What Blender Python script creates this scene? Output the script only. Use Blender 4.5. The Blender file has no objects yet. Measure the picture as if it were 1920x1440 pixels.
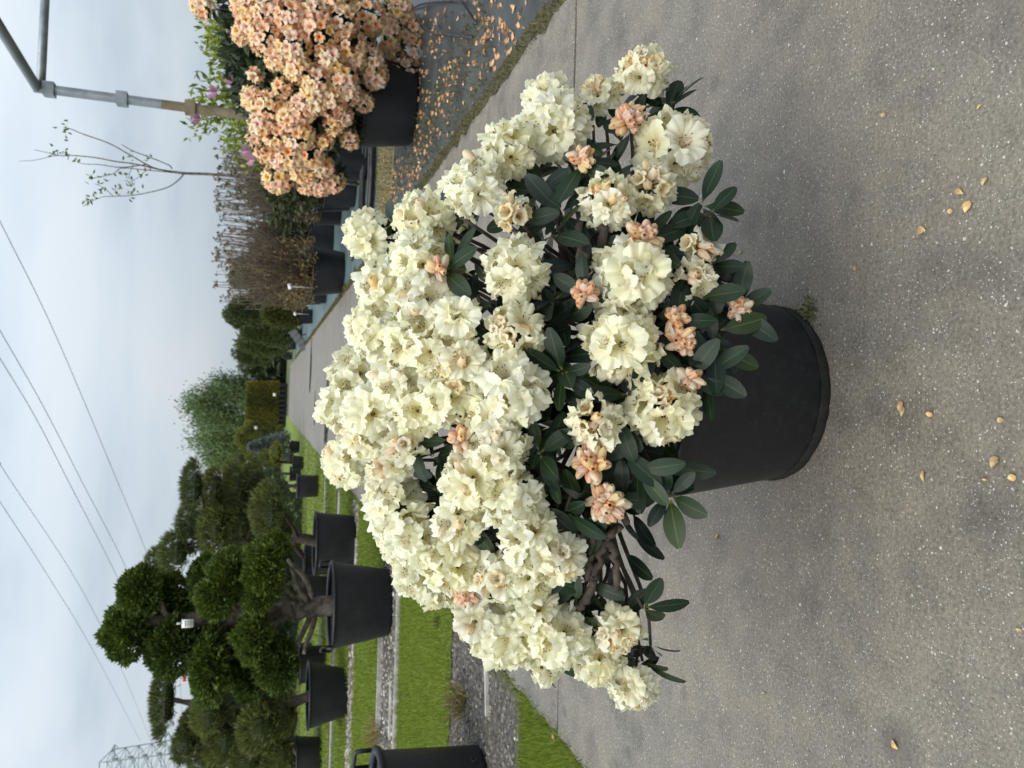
import bpy, math, random
import numpy as np
from mathutils import Vector, Matrix

random.seed(7); rng = np.random.default_rng(7)
SC = bpy.context.scene
COL = SC.collection

# ------------------------------------------------------------------ camera
CAM_H, PITCH, ROLL, FPX = 1.2, math.radians(17.5), math.radians(2.0), 1442.0
fwd = np.array([0, math.cos(PITCH), -math.sin(PITCH)]); r0 = np.array([1., 0, 0]); u0 = np.array([0, math.sin(PITCH), math.cos(PITCH)])
cup = u0*math.cos(ROLL) - r0*math.sin(ROLL); crt = r0*math.cos(ROLL) + u0*math.sin(ROLL)
CAM = np.array([0, 0, CAM_H])
cd = bpy.data.cameras.new('camera'); cam = bpy.data.objects.new('camera', cd); COL.objects.link(cam)
lx, ly, lz = -cup, crt, -fwd                       # the phone was held on its side: picture left is up
cam.matrix_world = Matrix(((lx[0], ly[0], lz[0], 0), (lx[1], ly[1], lz[1], 0), (lx[2], ly[2], lz[2], CAM_H), (0, 0, 0, 1)))
cd.sensor_width = 36; cd.lens = 36*FPX/1920; cd.clip_start = .02; cd.clip_end = 2000
cd.dof.use_dof = True; cd.dof.focus_distance = 1.5; cd.dof.aperture_fstop = 7.5
SC.camera = cam
SC.cycles.max_bounces = 14; SC.cycles.diffuse_bounces = 8; SC.cycles.transmission_bounces = 8

# ------------------------------------------------------------------ sky, sun, exposure
W = bpy.data.worlds.new('World'); SC.world = W; W.use_nodes = True
nt = W.node_tree; nt.nodes.clear()
def nd(t, typ, **kw):
    n = t.nodes.new(typ)
    for k, v in kw.items():
        if k.startswith('i_'): n.inputs[k[2:].replace('_', ' ')].default_value = v
        else: setattr(n, k, v)
    return n
SUN_EL, SUN_AZ = math.radians(58), math.radians(-140)      # azimuth from straight ahead, towards the left
o_ = nd(nt, 'ShaderNodeOutputWorld'); bg = nd(nt, 'ShaderNodeBackground')
sky = nd(nt, 'ShaderNodeTexSky', sky_type='NISHITA', sun_disc=False); sky.sun_elevation = SUN_EL; sky.sun_rotation = SUN_AZ
sky.air_density = 1.2; sky.dust_density = 2.5
tc = nd(nt, 'ShaderNodeTexCoord'); mp = nd(nt, 'ShaderNodeMapping'); mp.inputs['Scale'].default_value = (1, 1, 3.6); mp.inputs['Location'].default_value = (3.1, .4, 1.7)
n1 = nd(nt, 'ShaderNodeTexNoise'); n1.inputs['Scale'].default_value = 2.3; n1.inputs['Detail'].default_value = 5; n1.inputs['Roughness'].default_value = .5; n1.inputs['Distortion'].default_value = .4
rp = nd(nt, 'ShaderNodeValToRGB'); e = rp.color_ramp.elements
e[0].position = .36; e[0].color = (.48, .55, .635, 1); e[1].position = .64; e[1].color = (.68, .735, .785, 1)
e2 = e.new(.5); e2.color = (.59, .67, .745, 1)
mul = nd(nt, 'ShaderNodeVectorMath', operation='SCALE'); mul.inputs['Scale'].default_value = .085
mx = nd(nt, 'ShaderNodeMixRGB'); mx.inputs['Fac'].default_value = .86
L = nt.links.new
L(tc.outputs['Generated'], mp.inputs['Vector']); L(mp.outputs['Vector'], n1.inputs['Vector']); L(n1.outputs['Fac'], rp.inputs['Fac'])
L(sky.outputs['Color'], mul.inputs[0]); L(mul.outputs['Vector'], mx.inputs['Color1']); L(rp.outputs['Color'], mx.inputs['Color2'])
sxz = nd(nt, 'ShaderNodeSeparateXYZ'); L(tc.outputs['Generated'], sxz.inputs[0]); cl = nd(nt, 'ShaderNodeMath', operation='MAXIMUM'); L(sxz.outputs[2], cl.inputs[0]); cl.inputs[1].default_value = 0
ga = nd(nt, 'ShaderNodeMath', operation='MULTIPLY_ADD'); L(cl.outputs[0], ga.inputs[0]); ga.inputs[1].default_value = 1.7; ga.inputs[2].default_value = .80      # an overcast sky brightens towards the zenith
gs = nd(nt, 'ShaderNodeVectorMath', operation='SCALE'); L(mx.outputs['Color'], gs.inputs[0]); L(ga.outputs[0], gs.inputs['Scale'])
L(gs.outputs[0], bg.inputs['Color']); bg.inputs['Strength'].default_value = .715; L(bg.outputs['Background'], o_.inputs['Surface'])
sl = bpy.data.lights.new('sun', 'SUN'); sl.energy = 1.5; sl.angle = math.radians(50); sl.color = (1, .955, .88)
so = bpy.data.objects.new('sun', sl); COL.objects.link(so)
sd = Vector((math.sin(SUN_AZ)*math.cos(SUN_EL), math.cos(SUN_AZ)*math.cos(SUN_EL), math.sin(SUN_EL)))
so.rotation_euler = sd.to_track_quat('Z', 'Y').to_euler(); so.location = (0, 0, 30)
vs = SC.view_settings; vs.view_transform = 'Standard'; vs.look = 'None'; vs.gamma = 1; vs.exposure = 0.60; vs.use_curve_mapping = False

# ------------------------------------------------------------------ geometry helpers
def ray(x, y): return fwd + crt*((720-y)/FPX) - cup*((x-960)/FPX)
def ground_at(x, y, z=0.):
    d = ray(x, y); return CAM + d*((z-CAM_H)/d[2])
def at_depth(x, y, Y):
    d = ray(x, y); return CAM + d*(Y/d[1])
def mpp(p): return float((np.asarray(p)-CAM) @ fwd)/FPX         # metres per photograph pixel at p
PS = .0233                                                        # the path runs 1.3 degrees to the left
def pth(s, t): return (s-PS*t, t+PS*s)

class Raw:
    """vertices, faces, colours and face coordinates collected into one mesh"""
    def __init__(s): s.V = []; s.F = []; s.C = []; s.U = []; s.M = []; s.n = 0
    def add(s, V, F, col=(.5, .5, .5), uv=None, mi=0):
        V = np.asarray(V, float).reshape(-1, 3); k = len(V)
        c = np.asarray(col, float); c = np.tile(c, (k, 1)) if c.ndim == 1 else c
        uv = np.zeros((k, 3)) if uv is None else np.asarray(uv, float)
        s.V.append(V); s.C.append(c[:, :3]); s.U.append(uv)
        for f in (F if isinstance(F, list) else [F]):
            f = np.asarray(f, int)
            if len(f): s.F.append(f+s.n); s.M.append(np.full(len(f), mi))
        s.n += k; return s
    def arrays(s): return np.vstack(s.V), s.F, np.vstack(s.C), np.vstack(s.U), s.M
    def put(s, other, mat=None, off=None, tint=1.0):
        V, F, C, U, M = other.arrays() if isinstance(other, Raw) else other
        if mat is not None: V = V @ mat[:3, :3].T + mat[:3, 3]
        if off is not None: V = V + off
        n0 = s.n; s.V.append(V); s.C.append(C*tint); s.U.append(U)
        for f, m in zip(F, M): s.F.append(f+n0); s.M.append(m)
        s.n += len(V); return s
    def mesh(s, name, mats, smooth=True):
        V, F, C, U, M = s.arrays()
        me = bpy.data.meshes.new(name)
        lv = np.concatenate([f.ravel() for f in F]); ln = np.concatenate([np.full(len(f), f.shape[1]) for f in F])
        me.vertices.add(len(V)); me.vertices.foreach_set('co', V.ravel().astype(np.float32))
        me.loops.add(len(lv)); me.loops.foreach_set('vertex_index', lv.astype(np.int32))
        me.polygons.add(len(ln)); st = np.concatenate([[0], np.cumsum(ln)[:-1]])
        me.polygons.foreach_set('loop_start', st.astype(np.int32)); me.polygons.foreach_set('loop_total', ln.astype(np.int32))
        me.polygons.foreach_set('material_index', np.concatenate(M).astype(np.int32))
        me.polygons.foreach_set('use_smooth', np.full(len(ln), smooth))
        a = me.attributes.new('col', 'FLOAT_COLOR', 'POINT'); a.data.foreach_set('color', np.hstack([C, np.ones((len(C), 1))]).ravel().astype(np.float32))
        a = me.attributes.new('puv', 'FLOAT_VECTOR', 'POINT'); a.data.foreach_set('vector', U.ravel().astype(np.float32))
        for m in (mats if isinstance(mats, (list, tuple)) else [mats]): me.materials.append(m)
        me.update(calc_edges=True); me.validate(); return me
    def build(s, name, mats, parent=None, loc=None, smooth=True):
        o = bpy.data.objects.new(name, s.mesh(name, mats, smooth)); COL.objects.link(o)
        if loc is not None: o.location = tuple(loc)
        if parent is not None: o.parent = parent
        return o

def tag(o, label=None, cat=None, group=None, kind=None):
    if label: o['label'] = label
    if cat: o['category'] = cat
    if group: o['group'] = group
    if kind: o['kind'] = kind
    return o
def thing(name, label, cat, loc, group=None):
    o = bpy.data.objects.new(name, None); o.empty_display_size = .1; COL.objects.link(o); o.location = tuple(loc)
    return tag(o, label, cat, group)
def inst(name, me, parent=None, mat=None):
    o = bpy.data.objects.new(name, me); COL.objects.link(o)
    if parent is not None: o.parent = parent
    if mat is not None: o.matrix_local = Matrix(mat.tolist())
    return o
def unit(v): v = np.asarray(v, float); return v/max(1e-9, np.linalg.norm(v))
def frame(z, xhint, pos=(0, 0, 0), s=1.0, spin=0.):
    z = unit(z); x = np.asarray(xhint, float); x = x - z*(x@z)
    if np.linalg.norm(x) < 1e-4: x = np.array([1., .3, .2]); x = x-z*(x@z)
    x = unit(x); y = np.cross(z, x)
    if spin: x, y = x*math.cos(spin)+y*math.sin(spin), y*math.cos(spin)-x*math.sin(spin)
    m = np.eye(4); m[:3, 0] = x*s; m[:3, 1] = y*s; m[:3, 2] = z*s; m[:3, 3] = pos; return m
def grid_faces(nu, nv, wrap=False):
    """nu rows of nv vertices; wrap joins last column to first"""
    i, j = np.meshgrid(np.arange(nu-1), np.arange(nv if wrap else nv-1), indexing='ij'); i = i.ravel(); j = j.ravel(); j2 = (j+1) % nv
    return np.stack([i*nv+j, i*nv+j2, (i+1)*nv+j2, (i+1)*nv+j], 1)
def tube(pts, rad, n=6, cap=True):
    P = np.asarray(pts, float); k = len(P); rad = np.full(k, rad) if np.isscalar(rad) else np.asarray(rad, float)
    T = np.gradient(P, axis=0); T /= np.linalg.norm(T, axis=1)[:, None]+1e-12
    a = np.array([0, 0, 1.]) if abs(T[0][2]) < .9 else np.array([1., 0, 0]); N = unit(np.cross(T[0], a)); V = []
    th = np.arange(n)*2*math.pi/n
    for i in range(k):
        N = unit(N-T[i]*(N@T[i])); B = np.cross(T[i], N)
        V.append(P[i]+rad[i]*(np.cos(th)[:, None]*N+np.sin(th)[:, None]*B))
    V = np.vstack(V); F = [grid_faces(k, n, True)]
    if cap:
        V = np.vstack([V, P[:1], P[-1:]]); j = np.arange(n)
        F.append(np.stack([np.full(n, k*n), (j+1) % n, j], 1)); F.append(np.stack([np.full(n, k*n+1), (k-1)*n+j, (k-1)*n+(j+1) % n], 1))
    return V, F
def lathe(prof, n=40, c=(0, 0, 0)):
    prof = np.asarray(prof, float); th = np.arange(n)*2*math.pi/n
    V = np.stack([np.outer(prof[:, 0], np.cos(th)), np.outer(prof[:, 0], np.sin(th)), np.repeat(prof[:, 1:2], n, 1)], 2).reshape(-1, 3)
    return V+np.asarray(c), [grid_faces(len(prof), n, True)]
def box(c, s, m=None):
    c = np.asarray(c, float); s = np.asarray(s, float)/2
    V = np.array([[x, y, z] for x in (-1, 1) for y in (-1, 1) for z in (-1, 1)])*s
    if m is not None: V = V @ np.asarray(m).T
    F = np.array([[0, 1, 3, 2], [4, 6, 7, 5], [0, 4, 5, 1], [2, 3, 7, 6], [0, 2, 6, 4], [1, 5, 7, 3]])
    return V+c, [F]
def bez(p0, p1, p2, p3, n=9):
    t = np.linspace(0, 1, n)[:, None]; p0, p1, p2, p3 = [np.asarray(p, float) for p in (p0, p1, p2, p3)]
    return (1-t)**3*p0+3*t*(1-t)**2*p1+3*t*t*(1-t)*p2+t**3*p3
def smooth_line(P, n=4):
    """Catmull-Rom through P"""
    P = np.asarray(P, float); Q = np.vstack([2*P[0]-P[1], P, 2*P[-1]-P[-2]]); out = []
    for i in range(1, len(Q)-2):
        a, b, c, d = Q[i-1:i+3]
        for t in np.arange(n)/n:
            out.append(.5*(2*b+(c-a)*t+(2*a-5*b+4*c-d)*t*t+(3*b-a-3*c+d)*t**3))
    out.append(P[-1]); return np.array(out)
def rdir(n): v = rng.normal(size=(n, 3)); return v/np.linalg.norm(v, axis=1)[:, None]
def leaves(P, Dr, Lg, Wd, col, fold=.25):
    """one folded diamond leaf for each point: base at P, tip along Dr"""
    n = len(P); Lg = np.broadcast_to(Lg, n)[:, None]; Wd = np.broadcast_to(Wd, n)[:, None]
    Dr = Dr/np.linalg.norm(Dr, axis=1)[:, None]; S = np.cross(Dr, rdir(n)); S /= np.linalg.norm(S, axis=1)[:, None]+1e-9; N = np.cross(Dr, S)
    m = P+Dr*Lg*.45
    V = np.stack([P, m+S*Wd/2+N*Wd*fold, P+Dr*Lg, m-S*Wd/2+N*Wd*fold], 1).reshape(-1, 3)
    col = np.asarray(col); col = np.tile(col, (n, 1)) if col.ndim == 1 else col
    return V, [np.arange(4*n).reshape(-1, 4)], np.repeat(col, 4, 0)
def mixcol(a, b, n, jit=.12):
    t = rng.random((n, 1)); c = np.asarray(a)*(1-t)+np.asarray(b)*t
    return np.clip(c*(1+rng.normal(0, jit, (n, 1))), .002, .95)
ICO = None
def ball(c, r, seed=0, sub=12):
    th = np.linspace(0, math.pi, sub//2+1); ph = np.arange(sub)*2*math.pi/sub
    d = np.stack([np.outer(np.sin(th), np.cos(ph)), np.outer(np.sin(th), np.sin(ph)), np.repeat(np.cos(th)[:, None], sub, 1)], 2).reshape(-1, 3)
    return np.asarray(c)+d*np.asarray(r), [grid_faces(len(th), sub, True)]

# ------------------------------------------------------------------ materials
def mat(name):
    m = bpy.data.materials.new(name); m.use_nodes = True; t = m.node_tree; b = t.nodes['Principled BSDF']; return m, t, b
def attr(t, name='col'): return nd(t, 'ShaderNodeAttribute', attribute_name=name)
def noise(t, scale, detail=4, rough=.55, coord='Object', vec=None):
    n = nd(t, 'ShaderNodeTexNoise'); n.inputs['Scale'].default_value = scale; n.inputs['Detail'].default_value = detail; n.inputs['Roughness'].default_value = rough
    if vec is None: vec = nd(t, 'ShaderNodeTexCoord').outputs[coord]
    t.links.new(vec, n.inputs['Vector']); return n
def ramp(t, fac, stops):
    r = nd(t, 'ShaderNodeValToRGB'); el = r.color_ramp.elements
    for i, (p, c) in enumerate(stops):
        k = el[i] if i < 2 else el.new(p)
        k.position = p; k.color = (*c, 1) if len(c) == 3 else c
    t.links.new(fac, r.inputs['Fac']); return r
def mixn(t, fac, a, b, mode='MIX'):
    m = nd(t, 'ShaderNodeMixRGB', blend_type=mode)
    for k, v in (('Fac', fac), ('Color1', a), ('Color2', b)):
        if hasattr(v, 'is_linked') or hasattr(v, 'links'): t.links.new(v, m.inputs[k])
        elif k == 'Fac': m.inputs[k].default_value = v
        else: m.inputs[k].default_value = (*v, 1)
    return m.outputs['Color']
def mth(t, op, a, b=None):
    m = nd(t, 'ShaderNodeMath', operation=op)
    for i, v in enumerate((a, b)):
        if v is None: continue
        if hasattr(v, 'links'): t.links.new(v, m.inputs[i])
        else: m.inputs[i].default_value = v
    return m.outputs[0]
def bump(t, b, h, strength, dist=.01):
    k = nd(t, 'ShaderNodeBump'); k.inputs['Strength'].default_value = strength; k.inputs['Distance'].default_value = dist
    t.links.new(h, k.inputs['Height']); t.links.new(k.outputs['Normal'], b.inputs['Normal'])

def petal_mat(name, spot, tr=.42):
    m, t, b = mat(name); a = attr(t); p = attr(t, 'puv'); oi = nd(t, 'ShaderNodeObjectInfo')
    vo = nd(t, 'ShaderNodeTexVoronoi'); vo.inputs['Scale'].default_value = 330; sx = nd(t, 'ShaderNodeSeparateXYZ')
    cb = nd(t, 'ShaderNodeCombineXYZ'); t.links.new(p.outputs['Vector'], sx.inputs[0]); t.links.new(sx.outputs[0], cb.inputs[0]); t.links.new(sx.outputs[1], cb.inputs[1])
    t.links.new(cb.outputs[0], vo.inputs['Vector'])
    sp = mth(t, 'MULTIPLY', mth(t, 'LESS_THAN', vo.outputs['Distance'], .33), mth(t, 'MULTIPLY', sx.outputs[2], .85))
    vein = noise(t, 1, 3, .6, vec=a.outputs['Vector'])
    hs = nd(t, 'ShaderNodeHueSaturation'); t.links.new(a.outputs['Color'], hs.inputs['Color'])
    t.links.new(mth(t, 'ADD', .985, mth(t, 'MULTIPLY', oi.outputs['Random'], .03)), hs.inputs['Value'])
    t.links.new(mth(t, 'ADD', .65, mth(t, 'MULTIPLY', oi.outputs['Random'], .6)), hs.inputs['Saturation'])
    c = mixn(t, sp, hs.outputs['Color'], spot)
    t.links.new(c, b.inputs['Base Color']); b.inputs['Roughness'].default_value = .62; b.inputs['Specular IOR Level'].default_value = .25
    tl = nd(t, 'ShaderNodeBsdfTranslucent'); t.links.new(c, tl.inputs['Color']); mx_ = nd(t, 'ShaderNodeMixShader'); mx_.inputs[0].default_value = tr
    out = t.nodes['Material Output']; t.links.new(b.outputs[0], mx_.inputs[1]); t.links.new(tl.outputs[0], mx_.inputs[2]); t.links.new(mx_.outputs[0], out.inputs['Surface'])
    return m
def leaf_mat(name, rough=.32, tr=.0, rib=True, spec=.5):
    m, t, b = mat(name); a = attr(t); oi = nd(t, 'ShaderNodeObjectInfo'); c = a.outputs['Color']
    if rib:
        p = attr(t, 'puv'); sx = nd(t, 'ShaderNodeSeparateXYZ'); t.links.new(p.outputs['Vector'], sx.inputs[0])
        rb = mth(t, 'LESS_THAN', mth(t, 'ABSOLUTE', sx.outputs[0]), .05)
        wv = nd(t, 'ShaderNodeTexWave'); wv.inputs['Scale'].default_value = 4.2; wv.inputs['Distortion'].default_value = .6
        cb = nd(t, 'ShaderNodeCombineXYZ'); t.links.new(mth(t, 'SUBTRACT', sx.outputs[1], mth(t, 'MULTIPLY', mth(t, 'ABSOLUTE', sx.outputs[0]), .12)), cb.inputs[0]); t.links.new(cb.outputs[0], wv.inputs['Vector'])
        c = mixn(t, mth(t, 'MULTIPLY', rb, .42), c, (.07, .11, .035)); bump(t, b, wv.outputs['Fac'], .18, .0015)
    c2 = mixn(t, 1.0, c, ramp(t, oi.outputs['Random'], [(0, (.7, .75, .78)), (.88, (1.25, 1.2, 1.05)), (1, (2.1, 1.7, .9) if rib else (1.3, 1.2, 1.0))]).outputs['Color'], 'MULTIPLY')
    t.links.new(c2, b.inputs['Base Color']); b.inputs['Roughness'].default_value = rough; b.inputs['Specular IOR Level'].default_value = spec
    if tr:
        tl = nd(t, 'ShaderNodeBsdfTranslucent'); t.links.new(c2, tl.inputs['Color']); mx_ = nd(t, 'ShaderNodeMixShader'); mx_.inputs[0].default_value = tr
        out = t.nodes['Material Output']; t.links.new(b.outputs[0], mx_.inputs[1]); t.links.new(tl.outputs[0], mx_.inputs[2]); t.links.new(mx_.outputs[0], out.inputs['Surface'])
    return m
def plain(name, c1, c2, scale=8, rough=.7, bmp=.2, bd=.01, metal=0., detail=5, lo=.35, hi=.65, spec=.5):
    m, t, b = mat(name); n = noise(t, scale, detail)
    t.links.new(ramp(t, n.outputs['Fac'], [(lo, c1), (hi, c2)]).outputs['Color'], b.inputs['Base Color'])
    b.inputs['Roughness'].default_value = rough; b.inputs['Metallic'].default_value = metal; b.inputs['Specular IOR Level'].default_value = spec
    if bmp: bump(t, b, noise(t, scale*6, 3).outputs['Fac'], bmp, bd)
    return m

M = {}
M['petal'] = petal_mat('cream_petal', (.30, .13, .06)); M['apricot'] = petal_mat('apricot_petal', (.5, .12, .05), .25)
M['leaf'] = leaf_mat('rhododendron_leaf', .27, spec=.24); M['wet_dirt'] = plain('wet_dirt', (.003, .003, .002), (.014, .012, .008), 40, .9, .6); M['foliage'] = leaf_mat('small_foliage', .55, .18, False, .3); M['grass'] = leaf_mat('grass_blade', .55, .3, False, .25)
M['bark'] = plain('dark_bark', (.035, .025, .018), (.085, .062, .045), 30, .85, .5, .004)
M['greybark'] = plain('grey_bark', (.07, .055, .04), (.24, .20, .155), 16, .9, .9, .02)
M['soil'] = plain('potting_soil', (.012, .009, .007), (.045, .03, .02), 55, .95, .8, .01)
M['steel'] = plain('galvanised_steel', (.22, .25, .27), (.34, .37, .39), 9, .5, .06, .002, .6)
M['rust'] = plain('mossy_steel', (.16, .12, .07), (.26, .21, .14), 9, .8, .2, .003, .1)
M['dark_steel'] = plain('distant_steel', (.16, .19, .19), (.24, .27, .27), 2, .6, 0, metal=.3)
M['cable'] = plain('cable', (.10, .11, .12), (.14, .15, .16), 2, .6, 0)
M['hose'] = plain('black_hose', (.018, .018, .02), (.05, .05, .05), 15, .5, .1)
M['white'] = plain('white_plastic', (.62, .63, .62), (.78, .79, .78), 20, .5, 0)
M['red'] = plain('red_print', (.45, .03, .03), (.55, .06, .05), 20, .5, 0)
M['print'] = plain('grey_print', (.10, .10, .11), (.2, .2, .2), 20, .6, 0)
M['roof'] = plain('slate_roof', (.05, .06, .07), (.09, .10, .11), 3, .7, 0); M['wall'] = plain('far_wall', (.12, .13, .14), (.2, .2, .2), 3, .8, 0)
# black plastic pots: dusty, scuffed, with splashes of soil towards the foot that have their own ragged shape
def pot_mat():
    m, t, b = mat('black_plastic'); n = noise(t, 5, 6, .65); f = noise(t, 220, 2, .5); sc = noise(t, 38, 5, .7)
    base = ramp(t, n.outputs['Fac'], [(.3, (.003, .0038, .0055)), (.75, (.0065, .0078, .010))]).outputs['Color']
    sp = ramp(t, f.outputs['Fac'], [(.70, (0, 0, 0)), (.76, (1, 1, 1))]).outputs['Color']; base = mixn(t, mth(t, 'MULTIPLY', sp, .35), base, (.16, .16, .15))
    dust = ramp(t, sc.outputs['Fac'], [(.5, (0, 0, 0)), (.8, (1, 1, 1))]).outputs['Color']; base = mixn(t, mth(t, 'MULTIPLY', dust, .09), base, (.16, .155, .14))
    t.links.new(base, b.inputs['Base Color']); t.links.new(ramp(t, n.outputs['Fac'], [(.3, (.38, .38, .38)), (.7, (.55, .55, .55))]).outputs['Color'], b.inputs['Roughness'])
    bump(t, b, sc.outputs['Fac'], .06, .003); return m
M['pot'] = pot_mat()
def concrete_mat():
    m, t, b = mat('exposed_concrete'); tcx = nd(t, 'ShaderNodeNewGeometry').outputs['Position']
    big = noise(t, 1.1, 5, .6, vec=tcx); mid = noise(t, 7, 6, .65, vec=tcx); fine = noise(t, 130, 4, .7, vec=tcx)
    c = ramp(t, big.outputs['Fac'], [(.3, (.138, .119, .094)), (.5, (.166, .145, .116)), (.72, (.142, .136, .113))]).outputs['Color']
    c = mixn(t, .75, c, ramp(t, mid.outputs['Fac'], [(.28, (.62, .62, .62)), (.5, (1, 1, 1)), (.75, (1.25, 1.24, 1.2))]).outputs['Color'], 'MULTIPLY')
    c = mixn(t, .9, c, ramp(t, fine.outputs['Fac'], [(.3, (.5, .48, .46)), (.5, (1, 1, 1)), (.72, (1.5, 1.48, 1.44))]).outputs['Color'], 'MULTIPLY')
    pat = noise(t, 3.2, 4, .7, vec=tcx); c = mixn(t, .85, c, ramp(t, pat.outputs['Fac'], [(.32, (.70, .71, .72)), (.48, (1, 1, 1)), (.66, (1.16, 1.13, 1.08))]).outputs['Color'], 'MULTIPLY')
    # pale chips of aggregate, at three sizes, thinned out by a random value for each cell
    for sc, thr, keep, colr in ((140, .155, .72, (.50, .475, .42)), (70, .13, .87, (.50, .48, .42)), (260, .18, .62, (.42, .40, .35)), (70, .12, .90, (.05, .042, .036))):
        v = nd(t, 'ShaderNodeTexVoronoi'); v.inputs['Scale'].default_value = sc; v.inputs['Randomness'].default_value = 1
        dst = nd(t, 'ShaderNodeVectorMath', operation='ADD'); t.links.new(tcx, dst.inputs[0]); ns = nd(t, 'ShaderNodeTexNoise'); ns.inputs['Scale'].default_value = sc*1.6
        t.links.new(tcx, ns.inputs['Vector']); scl = nd(t, 'ShaderNodeVectorMath', operation='SCALE'); scl.inputs['Scale'].default_value = .7/sc; t.links.new(ns.outputs['Color'], scl.inputs[0]); t.links.new(scl.outputs[0], dst.inputs[1])
        t.links.new(dst.outputs[0], v.inputs['Vector']); s3 = nd(t, 'ShaderNodeSeparateXYZ'); t.links.new(v.outputs['Color'], s3.inputs[0])
        k = mth(t, 'MULTIPLY', mth(t, 'LESS_THAN', v.outputs['Distance'], mth(t, 'MULTIPLY', s3.outputs[1], thr*2)), mth(t, 'GREATER_THAN', s3.outputs[0], keep))
        c = mixn(t, mth(t, 'MULTIPLY', k, .9), c, colr)
    for sc, thr, keep in ((4.5, .42, .86), (9, .38, .88)):      # old drip stains
        v = nd(t, 'ShaderNodeTexVoronoi'); v.inputs['Scale'].default_value = sc; t.links.new(tcx, v.inputs['Vector']); s3 = nd(t, 'ShaderNodeSeparateXYZ'); t.links.new(v.outputs['Color'], s3.inputs[0])
        edge = ramp(t, mth(t, 'ADD', v.outputs['Distance'], mth(t, 'MULTIPLY', mid.outputs['Fac'], .3)), [(thr*.8, (1, 1, 1)), (thr*1.15, (0, 0, 0))]).outputs['Color']
        c = mixn(t, mth(t, 'MULTIPLY', mth(t, 'MULTIPLY', edge, mth(t, 'GREATER_THAN', s3.outputs[0], keep)), .34), c, (.055, .05, .042))
    t.links.new(c, b.inputs['Base Color']); b.inputs['Specular IOR Level'].default_value = .45
    t.links.new(ramp(t, mid.outputs['Fac'], [(.3, (.5, .5, .5)), (.7, (.72, .72, .72))]).outputs['Color'], b.inputs['Roughness'])
    h = mixn(t, .5, fine.outputs['Fac'], mid.outputs['Fac']); bump(t, b, h, .75, .005); return m
M['concrete'] = concrete_mat()
M['joint'] = plain('joint_dirt', (.012, .011, .009), (.04, .036, .024), 25, .95, .5)
M['gravel'] = plain('gravel_soil', (.055, .048, .043), (.17, .155, .14), 34, .9, .9, .02, detail=8)
M['stone'] = leaf_mat('pebble', .8, 0, False, .3)
M['lawn'] = plain('lawn_sheet', (.10, .145, .012), (.17, .22, .025), 14, .9, .8, .03, detail=8)
M['field'] = plain('field', (.06, .08, .025), (.11, .13, .05), 3, .95, .5, .05)
M['fabric'] = plain('wet_weed_fabric', (.035, .042, .045), (.075, .085, .085), 2.5, .42, .25, .003)
M['bluefabric'] = plain('blue_green_fabric', (.085, .125, .125), (.13, .18, .18), 2.2, .4, .15, .003)
M['dry'] = plain('dry_moss', (.12, .105, .05), (.22, .20, .11), 12, .95, .8, .02, detail=8)
M['moss'] = plain('moss', (.035, .032, .016), (.10, .09, .04), 20, .95, .9, .02, detail=8)
wm, wt, wb = mat('rain_puddle'); wb.inputs['Base Color'].default_value = (.05, .05, .05, 1); wb.inputs['Roughness'].default_value = .06; wb.inputs['Specular IOR Level'].default_value = .6
bump(wt, wb, noise(wt, 5, 2).outputs['Fac'], .02, .01); M['puddle'] = wm

# ================================================================== the setting
def sheet(name, s0, s1, t0, t1, z, m, jit=.0, js=.0, step=.25, parent=None):
    """a ground sheet in path coordinates with ragged edges"""
    n = max(2, int(abs(s1-s0)/step)); n = min(n, 160); ss = np.linspace(s0, s1, n)
    k = max(2, min(120, int((t1-t0)/step)))
    tt = np.linspace(0, 1, k); V = []
    lo = t0+rng.normal(0, jit, n); hi = t1+rng.normal(0, jit, n); jl = rng.normal(0, js, k); jr = rng.normal(0, js, k)
    for a in range(k):
        for i in range(n):
            t = lo[i]+(hi[i]-lo[i])*tt[a]; s = ss[i]+(jl[a] if i == 0 else jr[a] if i == n-1 else 0)
            x, y = pth(s, t); V.append((x, y, z))
    r = Raw(); r.add(V, grid_faces(k, n)); o = r.build(name, m, parent); return tag(o, kind='structure')
r = Raw(); g = 600.; r.add([(-g, -40, -.045), (g, -40, -.045), (g, 900, -.045), (-g, 900, -.045)], np.array([[0, 1, 2, 3]])); tag(r.build('ground', M['field']), kind='structure')
# concrete slabs laid end to end
path = sheet('path', -1.40, 1.80, -4, 53.5, -.022, M['joint'], 0, 0, 2.)
SLAB, S0, S1 = 3.65, -1.42, 1.82
def slab_mesh(seed):
    g_ = np.random.default_rng(seed); hx, hy = (S1-S0)/2, SLAB/2-.016; per = []
    nx, ny = 14, 30
    for i in range(nx): per.append((-hx+2*hx*i/nx, -hy+g_.normal(0, .004)))
    for i in range(ny): per.append((hx+g_.normal(0, .014)-abs(g_.normal(0, .015)), -hy+2*hy*i/ny))
    for i in range(nx): per.append((hx-2*hx*i/nx, hy+g_.normal(0, .004)))
    for i in range(ny): per.append((-hx+g_.normal(0, .014)+abs(g_.normal(0, .015)), hy-2*hy*i/ny))
    per = np.array(per); n = len(per); c = per*np.array([1-.012/hx, 1-.012/hy])
    V = np.vstack([np.c_[c, np.zeros(n)], np.c_[per, np.full(n, -.009)], np.c_[per, np.full(n, -.12)]])
    f = [np.arange(n)[None, :]]; j = np.arange(n); k = (j+1) % n
    for a in (0, 1): f.append(np.stack([a*n+j, (a+1)*n+j, (a+1)*n+k, a*n+k], 1))
    return Raw().add(V, f).mesh('concrete_slab', M['concrete'], False)
sm = [slab_mesh(i) for i in range(4)]
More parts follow.
